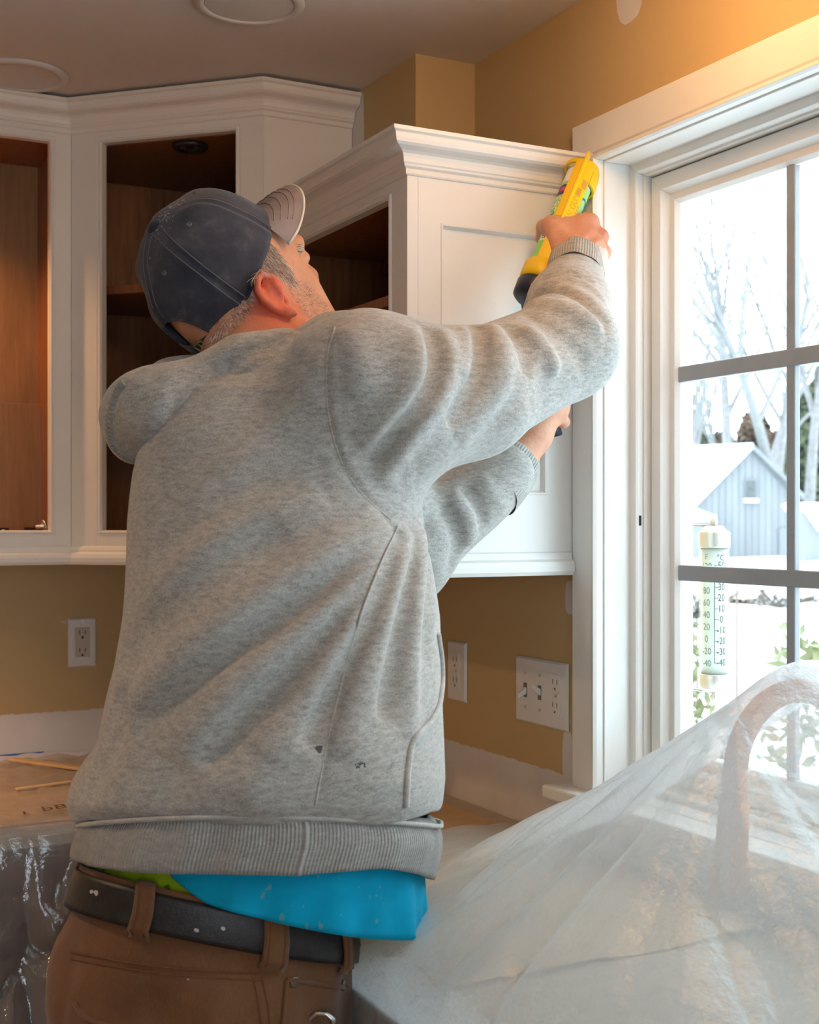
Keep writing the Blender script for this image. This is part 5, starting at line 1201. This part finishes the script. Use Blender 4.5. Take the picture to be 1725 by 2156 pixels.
# right arm and hand
skin += [Cone(C(600, 1000, 1.66), C(985, 832, 1.72), .03, .03, .03), Cone(C(985, 832, 1.72), EL, .03, .03, .02), Cone(EL, C(1204, 600, 1.99), .03, .035, .02), Cone(C(1204, 600, 1.99), C(1211, 546, 2.035), .034, .030, .02)]
KN = [C(1243, 470, 2.078), C(1264, 499, 2.078), C(1270, 532, 2.070), C(1264, 560, 2.058)]
WB = [C(1196, 536, 2.032), C(1208, 541, 2.030), C(1222, 548, 2.030), C(1236, 556, 2.034)]
for i, (a_, b_) in enumerate(zip(WB, KN)):
    skin.append(Cone(a_, b_, .0165, (.0135, .0135, .0125, .0115)[i], .013))
skin += [Ell(C(1208, 505, 2.052), (.036, .016, .028), None, .015), Cone(C(1188, 530, 2.035), C(1162, 480, 2.058), .018, .0165, .015), Cone(C(1170, 478, 2.06), C(1235, 468, 2.075), .0155, .0135, .015), Ell(C(1245, 530, 2.05), (.022, .016, .03), None, .012)]
skin += [Cone(C(1160, 476, 2.06), C(1146, 478, 2.085), .0135, .0120, .006), Cone(C(1146, 478, 2.085), C(1140, 502, 2.098), .0118, .0095, .005)]           # thumb over the left side
for i, k_ in enumerate(KN):                                                                                                  # fingers round the barrel
    r_ = (.0098, .0100, .0094, .0082)[i]; ln = (.043, .046, .043, .035)[i]
    p1 = k_+unit((-.30, .93, .12))*ln; p2 = p1+unit((-.85, .50, .10))*ln*.62; p3 = p2+unit((-.93, -.32, -.06))*ln*.5
    skin += [Cone(k_, p1, r_*1.22, r_*1.04, .005), Cone(p1, p2, r_, r_*.95, .003), Cone(p2, p3, r_*.95, r_*.82, .003)]
# left arm, wrist, hand on the grip
skin += [Cone(C(600, 1000, 1.66), LS, .03, .03, .03), Cone(LS, LE, .03, .03, .02), Cone(LE, LC, .03, .036, .02), Cone(LC, C(1122, 915, 2.02), .0345, .0285, .01)]
PM = C(1152, 862, 2.035)
skin += [Cone(C(1122, 915, 2.02), PM, .029, .027, .012), Ell(PM+np.array([.012, .008, .012]), (.026, .022, .036), None, .012)]
for i in range(4):
    k_ = PM+np.array([.022+.002*i, .020, .042-.02*i]); p1 = k_+np.array([-.006, .034, .008]); p2 = p1+np.array([-.032, .004, .002]); p3 = p2+np.array([-.012, -.022, 0])
    skin += [Cone(k_, p1, .0105, .0098, .005), Cone(p1, p2, .0097, .009, .003), Cone(p2, p3, .009, .0078, .003)]
skin += [Cone(PM+np.array([-.012, -.005, .02]), PM+np.array([-.026, .014, .042]), .014, .012, .008), Cone(PM+np.array([-.026, .014, .042]), PM+np.array([-.020, .034, .055]), .0115, .0098, .004)]
skin_f = Field(skin)
K_ = skin_f.fold
# creases: hand tendons and knuckle folds, eye, ear bowl, neck
K_([(1268, 487), (1252, 500), (1236, 512), (1222, 522)], -2.2, 5); K_([(1274, 518), (1256, 524), (1240, 532)], -2.2, 5); K_([(1272, 548), (1256, 548), (1242, 550)], -1.8, 4.5)
K_([(1245, 478), (1228, 500), (1215, 525)], 1.2, 4.5); K_([(1262, 503), (1242, 520), (1226, 535)], 1.2, 4); K_([(1165, 476), (1180, 500), (1186, 530)], -1.6, 7)
K_([(578, 604), (580, 616), (588, 628), (596, 638)], -6, 5); K_([(562, 584), (554, 596), (553, 610), (560, 626)], -3, 3.2); K_([(566, 586), (568, 596), (572, 604)], -3, 3)
K_([(630, 672), (645, 690), (660, 700)], -2, 8); K_([(560, 690), (590, 700), (620, 702)], -1.5, 6); K_([(618, 640), (632, 660), (640, 680)], -1.8, 6)
SKW = [None]
m, nt, b = newmat('weathered_skin')
at = N(nt, 'ShaderNodeAttribute', attribute_name='flush'); tcv = mapped(nt, 'Object')
base = ramp(nt, noise(nt, tcv, 28, 4, .6), ((.3, (.52, .235, .135)), (.7, (.64, .33, .205))))
col = mixc(nt, math_(nt, 'MULTIPLY', at.outputs['Fac'], .9), base, (.70, .13, .065))
spk = math_(nt, 'MULTIPLY', math_(nt, 'GREATER_THAN', noise(nt, tcv, 150, 2), .68), .25); col = mixc(nt, spk, col, (.42, .17, .10))
at2 = N(nt, 'ShaderNodeAttribute', attribute_name='caulk'); cm = math_(nt, 'MULTIPLY', math_(nt, 'GREATER_THAN', math_(nt, 'ADD', at2.outputs['Fac'], math_(nt, 'MULTIPLY', noise(nt, tcv, 90, 3, .7), .6)), 1.02), .62)
col = mixc(nt, cm, col, (.74, .60, .55))
L(nt, col, b.inputs['Base Color']); b.inputs['Roughness'].default_value = .5
b.inputs['Subsurface Weight'].default_value = .12; b.inputs['Subsurface Radius'].default_value = (.012, .004, .002)
pr = bump(nt, None, noise(nt, tcv, 420, 3, .7), .45, .001); pr = bump(nt, None, noise(nt, tcv, 120, 4, .7), .5, .0022, pr); L(nt, pr, b.inputs['Normal'])
M['skin'] = m
bv, bf = mesh_sdf(skin_f, (-.40, 1.42, -.36), (.34, 2.20, .50), .0025)
bv = relax(bv, bf, 1, .4)
body = npmesh('body', toW(bv), bf, 'skin', person); body['label'] = 'reddish skin of face, neck and hands'
ear = C(572, 618, dm)
fl = np.exp(-(np.linalg.norm(bv-ear, axis=1)/.034)**2)*1.1+.5*np.exp(-(np.linalg.norm(bv-C(600, 690, 1.70), axis=1)/.06)**2)+.25*np.exp(-(np.linalg.norm(bv-C(1250, 500, 2.06), axis=1)/.04)**2)
body.data.attributes.new('flush', 'FLOAT', 'POINT').data.foreach_set('value', np.clip(fl, 0, 1).astype(np.float32))
ck = np.exp(-(np.linalg.norm(bv-C(1262, 548, 2.05), axis=1)/.035)**2)
body.data.attributes.new('caulk', 'FLOAT', 'POINT').data.foreach_set('value', ck.astype(np.float32))
# thumb nail
tn = C(1141, 500, 2.092)
# ---------------------------------------------------------------- short hair, brows, stubble
def hairs(name, poly, n, length, direction, mat, spread=.5, width=.00028, lift=.35, seed=1):
    rs = np.random.RandomState(seed); pg = np.array(poly, float); lo, hi = pg.min(0), pg.max(0); pts = []
    P = lo+rs.rand(n*4, 2)*(hi-lo); ins = np.zeros(len(P), bool); j = len(pg)-1
    for i in range(len(pg)):
        c1 = (pg[i, 1] > P[:, 1]) != (pg[j, 1] > P[:, 1]); x = (pg[j, 0]-pg[i, 0])*(P[:, 1]-pg[i, 1])/(pg[j, 1]-pg[i, 1]+1e-9)+pg[i, 0]; ins ^= c1 & (P[:, 0] < x); j = i
    P = P[ins][:n]; Q, ok = skin_f.hits(P[:, 0], P[:, 1], True); Q = Q[ok]
    nn = skin_f.normal(Q); D = np.array(direction); D = D-nn*(nn@D)[:, None]; D = D/np.linalg.norm(D, axis=1, keepdims=True)+nn*lift+rs.randn(len(Q), 3)*spread*.5
    D /= np.linalg.norm(D, axis=1, keepdims=True); ln = length*(.6+.7*rs.rand(len(Q), 1)); sd = np.cross(D, np.array([0, 1., 0])); sd /= np.linalg.norm(sd, axis=1, keepdims=True)
    a = Q-nn*.0005; mid = a+D*ln*.55; tip = a+D*ln-nn*ln*.12
    V = np.stack([a-sd*width, a+sd*width, mid+sd*width*.8, mid-sd*width*.8, tip+sd*width*.25, tip-sd*width*.25], 1).reshape(-1, 3); k = np.arange(len(Q))[:, None]*6
    Fc = np.concatenate([k+np.array([[0, 1, 2, 3]]), k+np.array([[3, 2, 4, 5]])])
    o = npmesh(name, toW(V), Fc, mat, person); o['kind'] = 'stuff'
    o.data.attributes.new('shade', 'FLOAT', 'POINT').data.foreach_set('value', np.repeat(rs.rand(len(Q)), 6).astype(np.float32)); return o
m, nt, b = newmat('grey_hair')
ha = N(nt, 'ShaderNodeAttribute', attribute_name='shade')
L(nt, ramp(nt, ha.outputs['Fac'], ((.0, (.10, .06, .035)), (.35, (.30, .20, .13)), (.6, (.62, .54, .45)), (1., (.92, .88, .82)))), b.inputs['Base Color']); b.inputs['Roughness'].default_value = .45
M['hair'] = m
dn = -UH*.9+FH*.15
hairs('hair', [(558, 500), (582, 525), (604, 555), (624, 592), (612, 600), (596, 588), (572, 572), (548, 572), (530, 592), (536, 560)], 1100, .012, dn-FH*.2, 'hair', .5, .00020, seed=2)
hairs('hair', [(532, 610), (530, 640), (512, 672), (470, 712), (430, 722), (470, 676), (505, 630), (522, 600)], 650, .009, dn, 'hair', .7, .00018, seed=3)
hairs('eyebrow', [(624, 514), (631, 522), (633, 534), (627, 530)], 60, .009, FH*.6-UH*.2, 'hair', .7, lift=.8, seed=4)
hairs('stubble', [(600, 590), (640, 590), (668, 615), (700, 660), (712, 690), (660, 695), (640, 660), (612, 620)], 1800, .0024, dn, 'hair', .7, .00012, .8, 5)
# ---------------------------------------------------------------- hood lying on the back
hd = [Cone(C(665, 742, 1.665), C(595, 758, 1.63), .022, .028, .03), Cone(C(595, 758, 1.63), C(510, 776, 1.615), .028, .034, .03), Cone(C(510, 776, 1.615), C(425, 830, 1.61), .034, .040, .03),
      Cone(C(425, 830, 1.61), C(345, 857, 1.60), .040, .047, .03), Cone(C(345, 857, 1.60), C(292, 886, 1.625), .047, .036, .03), Cone(C(292, 886, 1.625), C(288, 932, 1.63), .036, .022, .03),
      Cone(C(590, 770, 1.80), C(480, 806, 1.77), .03, .036, .04), Cone(C(480, 806, 1.77), C(370, 846, 1.76), .036, .046, .04), Cone(C(370, 846, 1.76), C(292, 872, 1.73), .046, .034, .04), Cone(C(292, 872, 1.73), C(284, 922, 1.71), .034, .026, .03),
      Ell(C(360, 862, 1.66), (.072, .085, .046), None, .04)]
hood_s = Field(hd, wav=waves(11, 6, .08, .2, .003))
K_ = hood_s.fold
K_([(690, 706), (640, 712), (585, 722), (530, 742), (480, 772), (440, 810), (405, 850), (380, 900)], -13, 9, 24); K_([(560, 705), (500, 730), (450, 760), (415, 800)], 4, 12)
K_([(480, 752), (430, 775), (395, 800), (372, 840), (362, 890)], -5, 11); K_([(440, 790), (400, 830), (378, 870)], 5, 10); K_([(340, 790), (300, 830), (280, 880)], -4, 14)
hv_, hf_ = mesh_sdf(hood_s, (-.42, 1.52, -.02), (-.02, 1.90, .22), .0036)
hood = npmesh('hood', toW(relax(hv_, hf_, 1, .4)), hf_, 'hoodie', hoodie)
# overlocked edge of the hood opening
edge_px = [(262, 806), (247, 822), (238, 850), (231, 885), (231, 915), (240, 940), (262, 958), (290, 968), (312, 968)]
ep = [];
for u, v in edge_px:
    q = hood_s.hit(u+3, v); q = q if q is not None else C(u+2, v, 1.66); ep.append(q)
ep = np.array(ep); tq = np.linspace(0, len(ep)-1, 90); epf = np.stack([np.interp(tq, np.arange(len(ep)), ep[:, k]) for k in range(3)], 1)
for _ in range(12): epf[1:-1] = (epf[:-2]+2*epf[1:-1]+epf[2:])/4
M['overlock'] = pmat('grey_green_overlock_thread', (.30, .31, .28), .9, .2, 90)
MB().tube([tuple(p) for p in toW(epf)], [.0062+.0016*math.sin(i*2.1) for i in range(90)], 8).build('overlock_edge', 'overlock', hoodie)
# ---------------------------------------------------------------- cap
def K3(f, u, r): return RCc+(FC*f+UC*u+RC*r)*CS
m, nt, b = newmat('washed_navy_twill')
tcv = mapped(nt, 'Object'); wv = noise(nt, tcv, 22, 5, .65); fi = noise(nt, tcv, 700, 2, .7)
cc_ = ramp(nt, wv, ((.3, (.030, .034, .050)), (.55, (.050, .053, .070)), (.75, (.12, .112, .124))))
at = N(nt, 'ShaderNodeAttribute', attribute_name='wear')
cc_ = mixc(nt, math_(nt, 'MULTIPLY', math_(nt, 'GREATER_THAN', math_(nt, 'ADD', math_(nt, 'MULTIPLY', at.outputs['Fac'], .30), noise(nt, tcv, 240, 3, .6)), .83), .85), cc_, (.62, .58, .54))
cc_ = mixc(nt, math_(nt, 'MULTIPLY', at.outputs['Fac'], .25), cc_, (.30, .27, .28))
L(nt, cc_, b.inputs['Base Color']); b.inputs['Roughness'].default_value = .9; b.inputs['Specular IOR Level'].default_value = .2; b.inputs['Sheen Weight'].default_value = .15
pr = bump(nt, None, fi, .4, .001); pr = bump(nt, None, noise(nt, tcv, 60, 4, .6), .35, .003, pr); L(nt, pr, b.inputs['Normal'])
M['cap'] = m
M['brim'] = pmat('faded_mauve_brim', (.27, .225, .225), .85, .12, 25, .25, 500)
M['piping'] = pmat('frayed_pale_edge', (.62, .58, .54), .9, .15, 80)
NPHI, NTH = 180, 46
wcap = waves(21, 10, .035, .09, .0030); seams_phi = [k*PI/3 for k in range(6)]
def cap_pt(phi, t, grow=0.):
    """t 0 at the button .. 1 at the rim; phi 0 in front"""
    th = t*PI/2
    a = .112 if math.cos(phi) > 0 else .116; prof = math.sin(th)**.86; hgt = .126*math.cos(th)**.80
    ds = min(abs(((phi-s+PI) % (2*PI))-PI) for s in seams_phi)
    pinch = -.0030*math.exp(-(ds*prof/.05)**2)*(1-.5*t)+.0015*math.exp(-((ds*prof-.07)/.05)**2)
    f = (a+pinch+grow)*prof*math.cos(phi); r = (.090+pinch+grow)*prof*math.sin(phi)
    back = max(0., -math.cos(phi))
    u = hgt-.004-.010*back*t**3+grow*math.cos(th)
    dent = -.008*math.exp(-((phi-2.6)/.5)**2-((t-.45)/.2)**2)
    P = K3(f*(1+dent*4), u+dent, r)
    return P
def cap_disp(P, t):
    n = unit(P-K3(0, .02, 0)); return P+n*wcap(P[None])[0]*(.35+.65*math.sin(PI*min(1, t*1.1)))
capv = []; 
for i in range(NTH):
    t = .03+.97*i/(NTH-1)
    for j in range(NPHI): capv.append(cap_disp(cap_pt(2*PI*j/NPHI, t), t))
top_i = len(capv); capv.append(cap_pt(0, .0))
quads_ = []
def in_cut(i, j):
    phi = 2*PI*(j+.5)/NPHI; dp = (phi-PI)/.46; tt = (1-(.03+.97*(i+.5)/(NTH-1)))/.27
    return dp*dp+tt*tt < 1
for i in range(NTH-1):
    for j in range(NPHI):
        if in_cut(i, j): continue
        quads_.append((i*NPHI+j, i*NPHI+(j+1) % NPHI, (i+1)*NPHI+(j+1) % NPHI, (i+1)*NPHI+j))
for j in range(0, NPHI, 2): quads_.append((j, top_i, (j+2) % NPHI, (j+1) % NPHI))
capv = np.array(capv); capo = npmesh('cap', toW(capv), np.array(quads_), 'cap', person); capo['label'] = 'faded navy baseball cap with white paint smears'
md = capo.modifiers.new('thickness', 'SOLIDIFY'); md.thickness = .0025; md.offset = 1
wr = np.exp(-(np.abs((capv-K3(.01, .11, .01))@UC)/.05)**2)*np.exp(-(np.abs((capv-RCc)@RC-.012)/.03)**2)*np.exp(-(((capv-RCc)@FC-.02)/.07)**2)*.9+.6*np.exp(-(np.linalg.norm(capv-C(300, 600, 1.72), axis=1)/.02)**2)
capo.data.attributes.new('wear', 'FLOAT', 'POINT').data.foreach_set('value', np.clip(wr, 0, 1).astype(np.float32))
def capseam(phi, t0, t1, off, r=.0009):
    pts = []
    for k in range(24):
        t = t0+(t1-t0)*k/23; pf = max(math.sin(t*PI/2), .15); ph = phi+off/(.1*pf)
        pts.append(cap_disp(cap_pt(ph, t, .0024), t))
    return pts
for k in range(6):
    for off in (-.0055, .0055):
        if k == 3 and off: t1 = .62
        else: t1 = .99
        cord('seam_stitch', capseam(k*PI/3, .08, t1, off), .0009, 'capthread' if 'capthread' in M else M.setdefault('capthread', pmat('grey_cap_thread', (.14, .135, .15), .9)), capo, 5)
for k in range(6):     # eyelets
    ph = k*PI/3+PI/6; p = cap_disp(cap_pt(ph, .42, .003), .42); p2 = cap_disp(cap_pt(ph, .42, .02), .42); n = unit(p2-p)
    mb = MB().lathe([(.0016, 0), (.0016, .0008), (.0030, .0010), (.0036, .0002), (.0036, -.001)], tuple(toW(p[None])[0]), tuple(toW((p+n)[None])[0]-toW(p[None])[0]), 14); mb.build('eyelet', 'capthread', capo)
bp = K3(0, .1235, 0); MB().lathe([(.0105, -.002), (.0105, .002), (.008, .005), (.004, .0065), (.0003, .007)], tuple(toW(bp[None])[0]), tuple(toW((bp+UC)[None])[0]-toW(bp[None])[0]), 20).build('button', 'cap', capo)
cord('cutout_binding', [cap_disp(cap_pt(PI+.46*math.cos(a), 1-.262*math.sin(a), .0015), 1-.262*math.sin(a)) for a in np.linspace(0, PI, 40)], .0026, 'cap', capo, 6)
# strap and buckle over the rear opening
rows = []
for k in range(25):
    ph = PI-.66+1.32*k/24; p = cap_pt(ph, 1., .004); q = p+UC*.021+unit(p-RCc)*(-.001); rows.append([p-UC*.006, (p+q)/2-UC*.003, q-UC*.003])
strip('strap', rows, 'cap', capo, thick=.003)
def rimloc(ph, up, out): p = cap_pt(ph, 1., .004+out); return p+UC*up
bk = [rimloc(PI-.30, -.008, .006), rimloc(PI-.30, .020, .006), rimloc(PI-.13, .020, .006), rimloc(PI-.13, -.008, .006)]
M['brass'] = pmat('antique_brass', (.30, .22, .09), .4, .2, 60, metal=.9)
mb = MB()
for i in range(4): mb.tube([tuple(p) for p in toW(np.array([bk[i], bk[(i+1) % 4]]))], .0013, 6)
mb.tube([tuple(p) for p in toW(np.array([(bk[0]+bk[3])/2, (bk[1]+bk[2])/2]))], .001, 6); mb.build('buckle', 'brass', capo)
# brim
FB = unit(FC*math.cos(math.radians(16))-UC*math.sin(math.radians(16))); UB = unit(np.cross(RC, FB)); UB = UB if UB@UC > 0 else -UB
NB1, NB2 = 60, 14; top = []; bot = []; edge = []
for j in range(NB1+1):
    x = -1+2*j/NB1; phi = x*1.0; p0 = cap_pt(phi, .985, .001)
    ln = .070*(1-abs(x)**3.2)**.5+.001
    r_, b_ = [], []
    for i in range(NB2+1):
        s = i/NB2; cur = -.022*(x*1.0)**2*s-.010*s*s
        p = p0+FB*ln*s+UB*cur+RC*(x*.010*s); r_.append(p+UB*.0016); b_.append(p-UB*.0016)
    top.append(r_); bot.append(b_); edge.append((r_[-1]+b_[-1])/2)
rows = [np.concatenate([t_, b2[::-1]]) for t_, b2 in zip(top, bot)]
bo = strip('brim', rows, 'brim', capo)
cord('brim_edge', edge, .0022, 'piping', capo, 6)
for s in (.25, .45, .65, .85):
    cord('seam_stitch', [np.array(top[j][int(s*NB2)])+UB*.0003 for j in range(3, NB1-2)], .0006, 'brim', capo, 4)
# ---------------------------------------------------------------- trousers, belt, shirts
m, nt, b = newmat('brown_duck_canvas')
tcv = mapped(nt, 'Object'); f1 = noise(nt, tcv, 9, 4, .6); f2 = noise(nt, mapped(nt, 'Object', (1, 1, .4)), 500, 2, .7)
cc_ = ramp(nt, math_(nt, 'ADD', math_(nt, 'MULTIPLY', f1, .7), math_(nt, 'MULTIPLY', f2, .3)), ((.3, (.115, .043, .013)), (.7, (.225, .094, .034))))
cc_ = mixc(nt, math_(nt, 'GREATER_THAN', noise(nt, mapped(nt, 'Object', (1, 1, 1.6)), 62, 1, .3), .80), cc_, (.62, .55, .48))
L(nt, cc_, b.inputs['Base Color']); b.inputs['Roughness'].default_value = .85; b.inputs['Sheen Weight'].default_value = .2
pr = bump(nt, None, f2, .4, .001); pr = bump(nt, None, noise(nt, tcv, 45, 3), .2, .003, pr); L(nt, pr, b.inputs['Normal'])
M['duck'] = m
M['thread'] = pmat('rust_thread', (.20, .075, .028), .8, .2, 60)
m, nt, b = newmat('worn_black_leather')
tcv = mapped(nt, 'Object'); ff = noise(nt, tcv, 60, 5, .7)
L(nt, mixc(nt, math_(nt, 'GREATER_THAN', noise(nt, tcv, 75, 1, .3), .80), ramp(nt, ff, ((.3, (.010, .009, .010)), (.7, (.030, .027, .027)))), (.5, .48, .45)), b.inputs['Base Color'])
b.inputs['Roughness'].default_value = .42; bump(nt, b, noise(nt, tcv, 260, 4, .7), .5, .001); M['leather'] = m
PD = 1.515
pants = Loft([(1871, 190, 728, PD, 0.146), (1890, 188, 732, PD, 0.147), (1930, 178, 738, PD, 0.149), (1980, 160, 738, PD, 0.152), (2040, 130, 736, PD, 0.158), (2100, 111, 740, PD, 0.162), (2180, 107, 746, PD, 0.164), (2280, 118, 748, PD, 0.160)], alpha=.8, k=.03, p=2.2)
# tilt: the waist sits lower in front (sideways +l)
TS = .062
class Tilt:
    def __init__(s, f): s.f = f; s.c = f.c; s.R = f.R; s.k = f.k
    def __call__(s, P): Q = P.copy(); Q[:, 2] += TS*(P[:, 0]+.222)/.15*.5; return s.f(Q)
def untilt(p): p = np.array(p); p[..., 2] -= TS*(p[..., 0]+.222)/.15*.5; return p
pel = C(428, 2230, PD); hipv = np.array([SA, -CA, 0])      # towards his right (the viewer)
pt_pr = [Tilt(pants)]
for s_ in (1, -1):
    h_ = pel+hipv*.088*s_; kn = np.array([h_[0]+.02, h_[1]+(.01), -.98]); an = np.array([h_[0]-.02, h_[1], -1.36])
    pt_pr += [Cone(h_, kn, .098, .078, .05), Cone(kn, an, .078, .066, .03)]
pf_ = Field(pt_pr, wav=waves(31, 8, .06, .2, .003)); K_ = pf_.fold
YOKE = [(150, 2012), (250, 2030), (350, 2044), (450, 2052), (548, 2058)]; SS = [(548, 2058), (556, 2090), (562, 2130), (566, 2170)]
K_([(x, y+8) for x, y in YOKE], -2.5, 6); K_([(x-10, y) for x, y in SS], 2.0, 8); K_([(170, 2080), (220, 2120), (240, 2170)], -5, 18); K_([(300, 2080), (330, 2120), (350, 2170)], -5, 20); K_([(420, 2090), (440, 2130), (460, 2170)], 4, 20); K_([(150, 1990), (140, 2050), (128, 2110), (124, 2170)], -5, 7); K_([(640, 2100), (650, 2140), (660, 2180)], -3, 16)
tv, tf = mesh_sdf(pf_, (-.46, 1.24, -1.40), (0.0, 1.72, -.36), .0052)
zt = tv[:, 2]+TS*(tv[:, 0]+.222)/.15*.5
tro = npmesh('trousers', toW(relax(tv, tf, 1, .4)), tf, 'duck', person); tro['label'] = 'brown canvas work trousers with paint drips'
an_ = np.linspace(0, 2*PI, 201)[:-1]
def ringband(loft, v0, v1, grow, n=8, bulge=.001):
    rows = []
    for k in range(n):
        t = k/(n-1); rows.append([untilt(loft.ring(v0+(v1-v0)*t, np.array(a), grow+bulge*math.sin(PI*t))) for a in an_])
    return rows
strip('waistband', ringband(pants, 1868, 1908, .004), 'duck', tro, closed=True, thick=.003)
belt = strip('belt', ringband(pants, 1880, 1962, .0085, bulge=.0015), 'leather', person, closed=True, thick=.004); belt['label'] = 'scuffed black leather belt'
def by_u(loft, v, u, grow):
    best = None
    for a in np.linspace(PI*.95, PI*2.05, 400):
        p = untilt(loft.ring(v, np.array(a), grow)); e = abs(CX+p[0]/p[1]*FPX-u)
        if p[1] < PD+.05 and (best is None or e < best[0]): best = (e, a)
    return best[1]
def loop(u0, w, v0=1862, v1=1982, lean=0):
    a = by_u(pants, 1918, u0, .012); rows = []; aw = w/FPX*1.4/.17/2
    sl = max(.25, abs(math.sin(a))); aw = aw/sl*.9
    for k in range(15):
        t = k/14; v = v0+(v1-v0)*t; g = .0145 if .06 < t < .90 else .008
        rows.append([untilt(pants.ring(v, np.array(a+s*aw+lean*(t-.5)), g+.0012*math.cos(s*1.4))) for s in (-1, -.6, -.2, .2, .6, 1)])
    o = strip('belt_loop', rows, 'duck', tro, thick=.0035)
    for s in (1, 4): cord('stitching', [np.array(r_[s])+unit(np.array(r_[s])-np.array([pel[0], pel[1], r_[s][2]]))*.0026 for r_ in rows[1:-1]], .0006, 'thread', tro, 4)
loop(172, 20); loop(306, 46); loop(582, 52, 1864, 1994); loop(729, 18, 1868, 1984)
for off in (-7, 7): cord('stitching', on_surf(pf_, [(x, y+off) for x, y in YOKE], 40, .0006), .0008, 'thread', tro, 4)
for off in (-14, 4): cord('stitching', on_surf(pf_, [(x+off, y) for x, y in SS], 20, .0006), .0008, 'thread', tro, 4)
cord('pocket_edge', on_surf(pf_, [(160, 2110), (168, 2128), (185, 2145), (215, 2158), (250, 2166)], 24, .001), .003, 'duck', tro)
cord('pocket_edge', on_surf(pf_, [(604, 2062), (640, 2066), (690, 2074), (726, 2078)], 20, .001), .0026, 'duck', tro)
cord('pocket_edge', on_surf(pf_, [(604, 2062), (600, 2100), (596, 2150), (594, 2170)], 20, .001), .0026, 'duck', tro)
M['rivet'] = pmat('dull_brass_rivet', (.34, .30, .22), .4, .1, 40, metal=.9)
for u, v in ((620, 2067), (722, 2074)):
    q = pf_.hit(u, v, True); n = pf_.normal(q[None])[0]
    MB().lathe([(.0062, 0), (.0062, .0012), (.0048, .0022), (.0034, .0016), (.0016, .0026), (.0003, .0028)], tuple(toW(q[None])[0]), tuple(toW((q+n)[None])[0]-toW(q[None])[0]), 18).build('rivet', 'rivet', tro)
q = pf_.hit(668, 2150, True); nn = pf_.normal(q[None])[0]
mb = MB(); mb.tube([tuple(p) for p in toW(np.array([q+nn*.004+np.array([-.013, 0, -.012]), q+nn*.006+np.array([-.012, 0, .003]), q+nn*.006+np.array([-.004, 0, .009]), q+nn*.006+np.array([.006, 0, .008]), q+nn*.006+np.array([.013, 0, .002]), q+nn*.004+np.array([.014, 0, -.012])]))], .0032, 8); mb.build('pocket_clip', 'chrome', tro)
# shirts
def speckled(name, col, fleck):
    m, nt, b = newmat(name); tcv = mapped(nt, 'Object')
    c1 = ramp(nt, noise(nt, tcv, 30, 3), ((.3, [c*.85 for c in col]), (.7, col)))
    fl_ = math_(nt, 'GREATER_THAN', noise(nt, mapped(nt, 'Object', (1, 1, .7)), 85, 2, .5), .665)
    L(nt, mixc(nt, math_(nt, 'MULTIPLY', fl_, .7), c1, fleck), b.inputs['Base Color']); b.inputs['Roughness'].default_value = .85; b.inputs['Specular IOR Level'].default_value = .2
    bump(nt, b, noise(nt, tcv, 600, 2), .2, .0006); return m
M['blue'] = speckled('turquoise_jersey', (.0, .37, .60), (.16, .34, .33)); M['lime'] = speckled('neon_lime_jersey', (.42, .58, .015), (.02, .02, .02))
sh = Loft([(1780, 210, 880, 1.525, .158), (1830, 195, 890, 1.525, .166), (1990, 180, 893, 1.522, .174)], alpha=.75, p=2.2)
def shirt_rows(bot, a0, a1, n=150, grow=0., top=1790, m_=12):
    rows = []
    for k in range(m_):
        t = k/(m_-1); r_ = []
        for a in np.linspace(a0, a1, n):
            p = sh.ring(1850, np.array(a)); u = CX+p[0]/p[1]*FPX; v = top+(bot(u, a)-top)*t
            w_ = .004*t*math.sin(a*11+.6)+.0025*t*math.sin(a*23); r_.append(sh.ring(v, np.array(a), grow+w_))
        rows.append(r_)
    return rows
bot1 = lambda u, a: np.interp(u, [330, 352, 440, 560, 640, 735, 830, 895], [1760, 1826, 1880, 1912, 1930, 1950, 1964, 1971]) if math.sin(a) < 0 else 1962
strip('t_shirt', shirt_rows(bot1, PI*1.08, PI*2.45), 'blue', person, thick=.0018)['label'] = 'turquoise t-shirt hem hanging below the hoodie'
lrows = []
for k in range(6):
    t = k/5; lrows.append([untilt(pants.ring(1800+100*t, np.array(a), -.034+.036*t+.002*t*math.sin(a*9))) for a in np.linspace(PI*1.12, PI*1.75, 70)])
strip('undershirt', lrows, 'lime', person, thick=.0015)['label'] = 'neon lime undershirt at the waistband'
# shoes on the floor
M['boot'] = pmat('tan_boot_leather', (.20, .11, .05), .6, .15, 20, .2, 120); M['sole'] = pmat('rubber_sole', (.05, .04, .035), .8)
for s_ in (1, -1):
    h_ = pel+hipv*.088*s_; ax_ = h_[0]-.02; fw = np.array([CA, SA, 0]); base = np.array([ax_, h_[1], -1.45])
    bt = Field([Cone(base+[0, 0, .05], base+[0, 0, .16], .048, .056, .03), Cone(base+[0, 0, .045]+fw*.02, base+[0, 0, .045]+fw*.13, .044, .046, .03), Cone(base+[0, 0, .045], base+[0, 0, .045]-fw*.03, .044, .040, .03), Cone(base+[0, 0, .042]+fw*.13, base+[0, 0, .038]+fw*.18, .044, .034, .03)], cut=lambda P: -(P[:, 2]+1.45-.012))
    x0 = base-[.3, .3, .02]; v1, f1 = mesh_sdf(bt, x0, base+[.3, .3, .24], .006); sh_o = npmesh('shoe', toW(v1), f1, 'boot', person)
    so = Field([Cone(base-fw*.03, base+fw*.18, .042, .042, .02)], cut=lambda P: np.maximum(P[:, 2]+1.45-.02, -(P[:, 2]+1.45)))
    v1, f1 = mesh_sdf(so, x0, base+[.3, .3, .1], .006); npmesh('sole', toW(v1), f1, 'sole', sh_o)
settle(person)
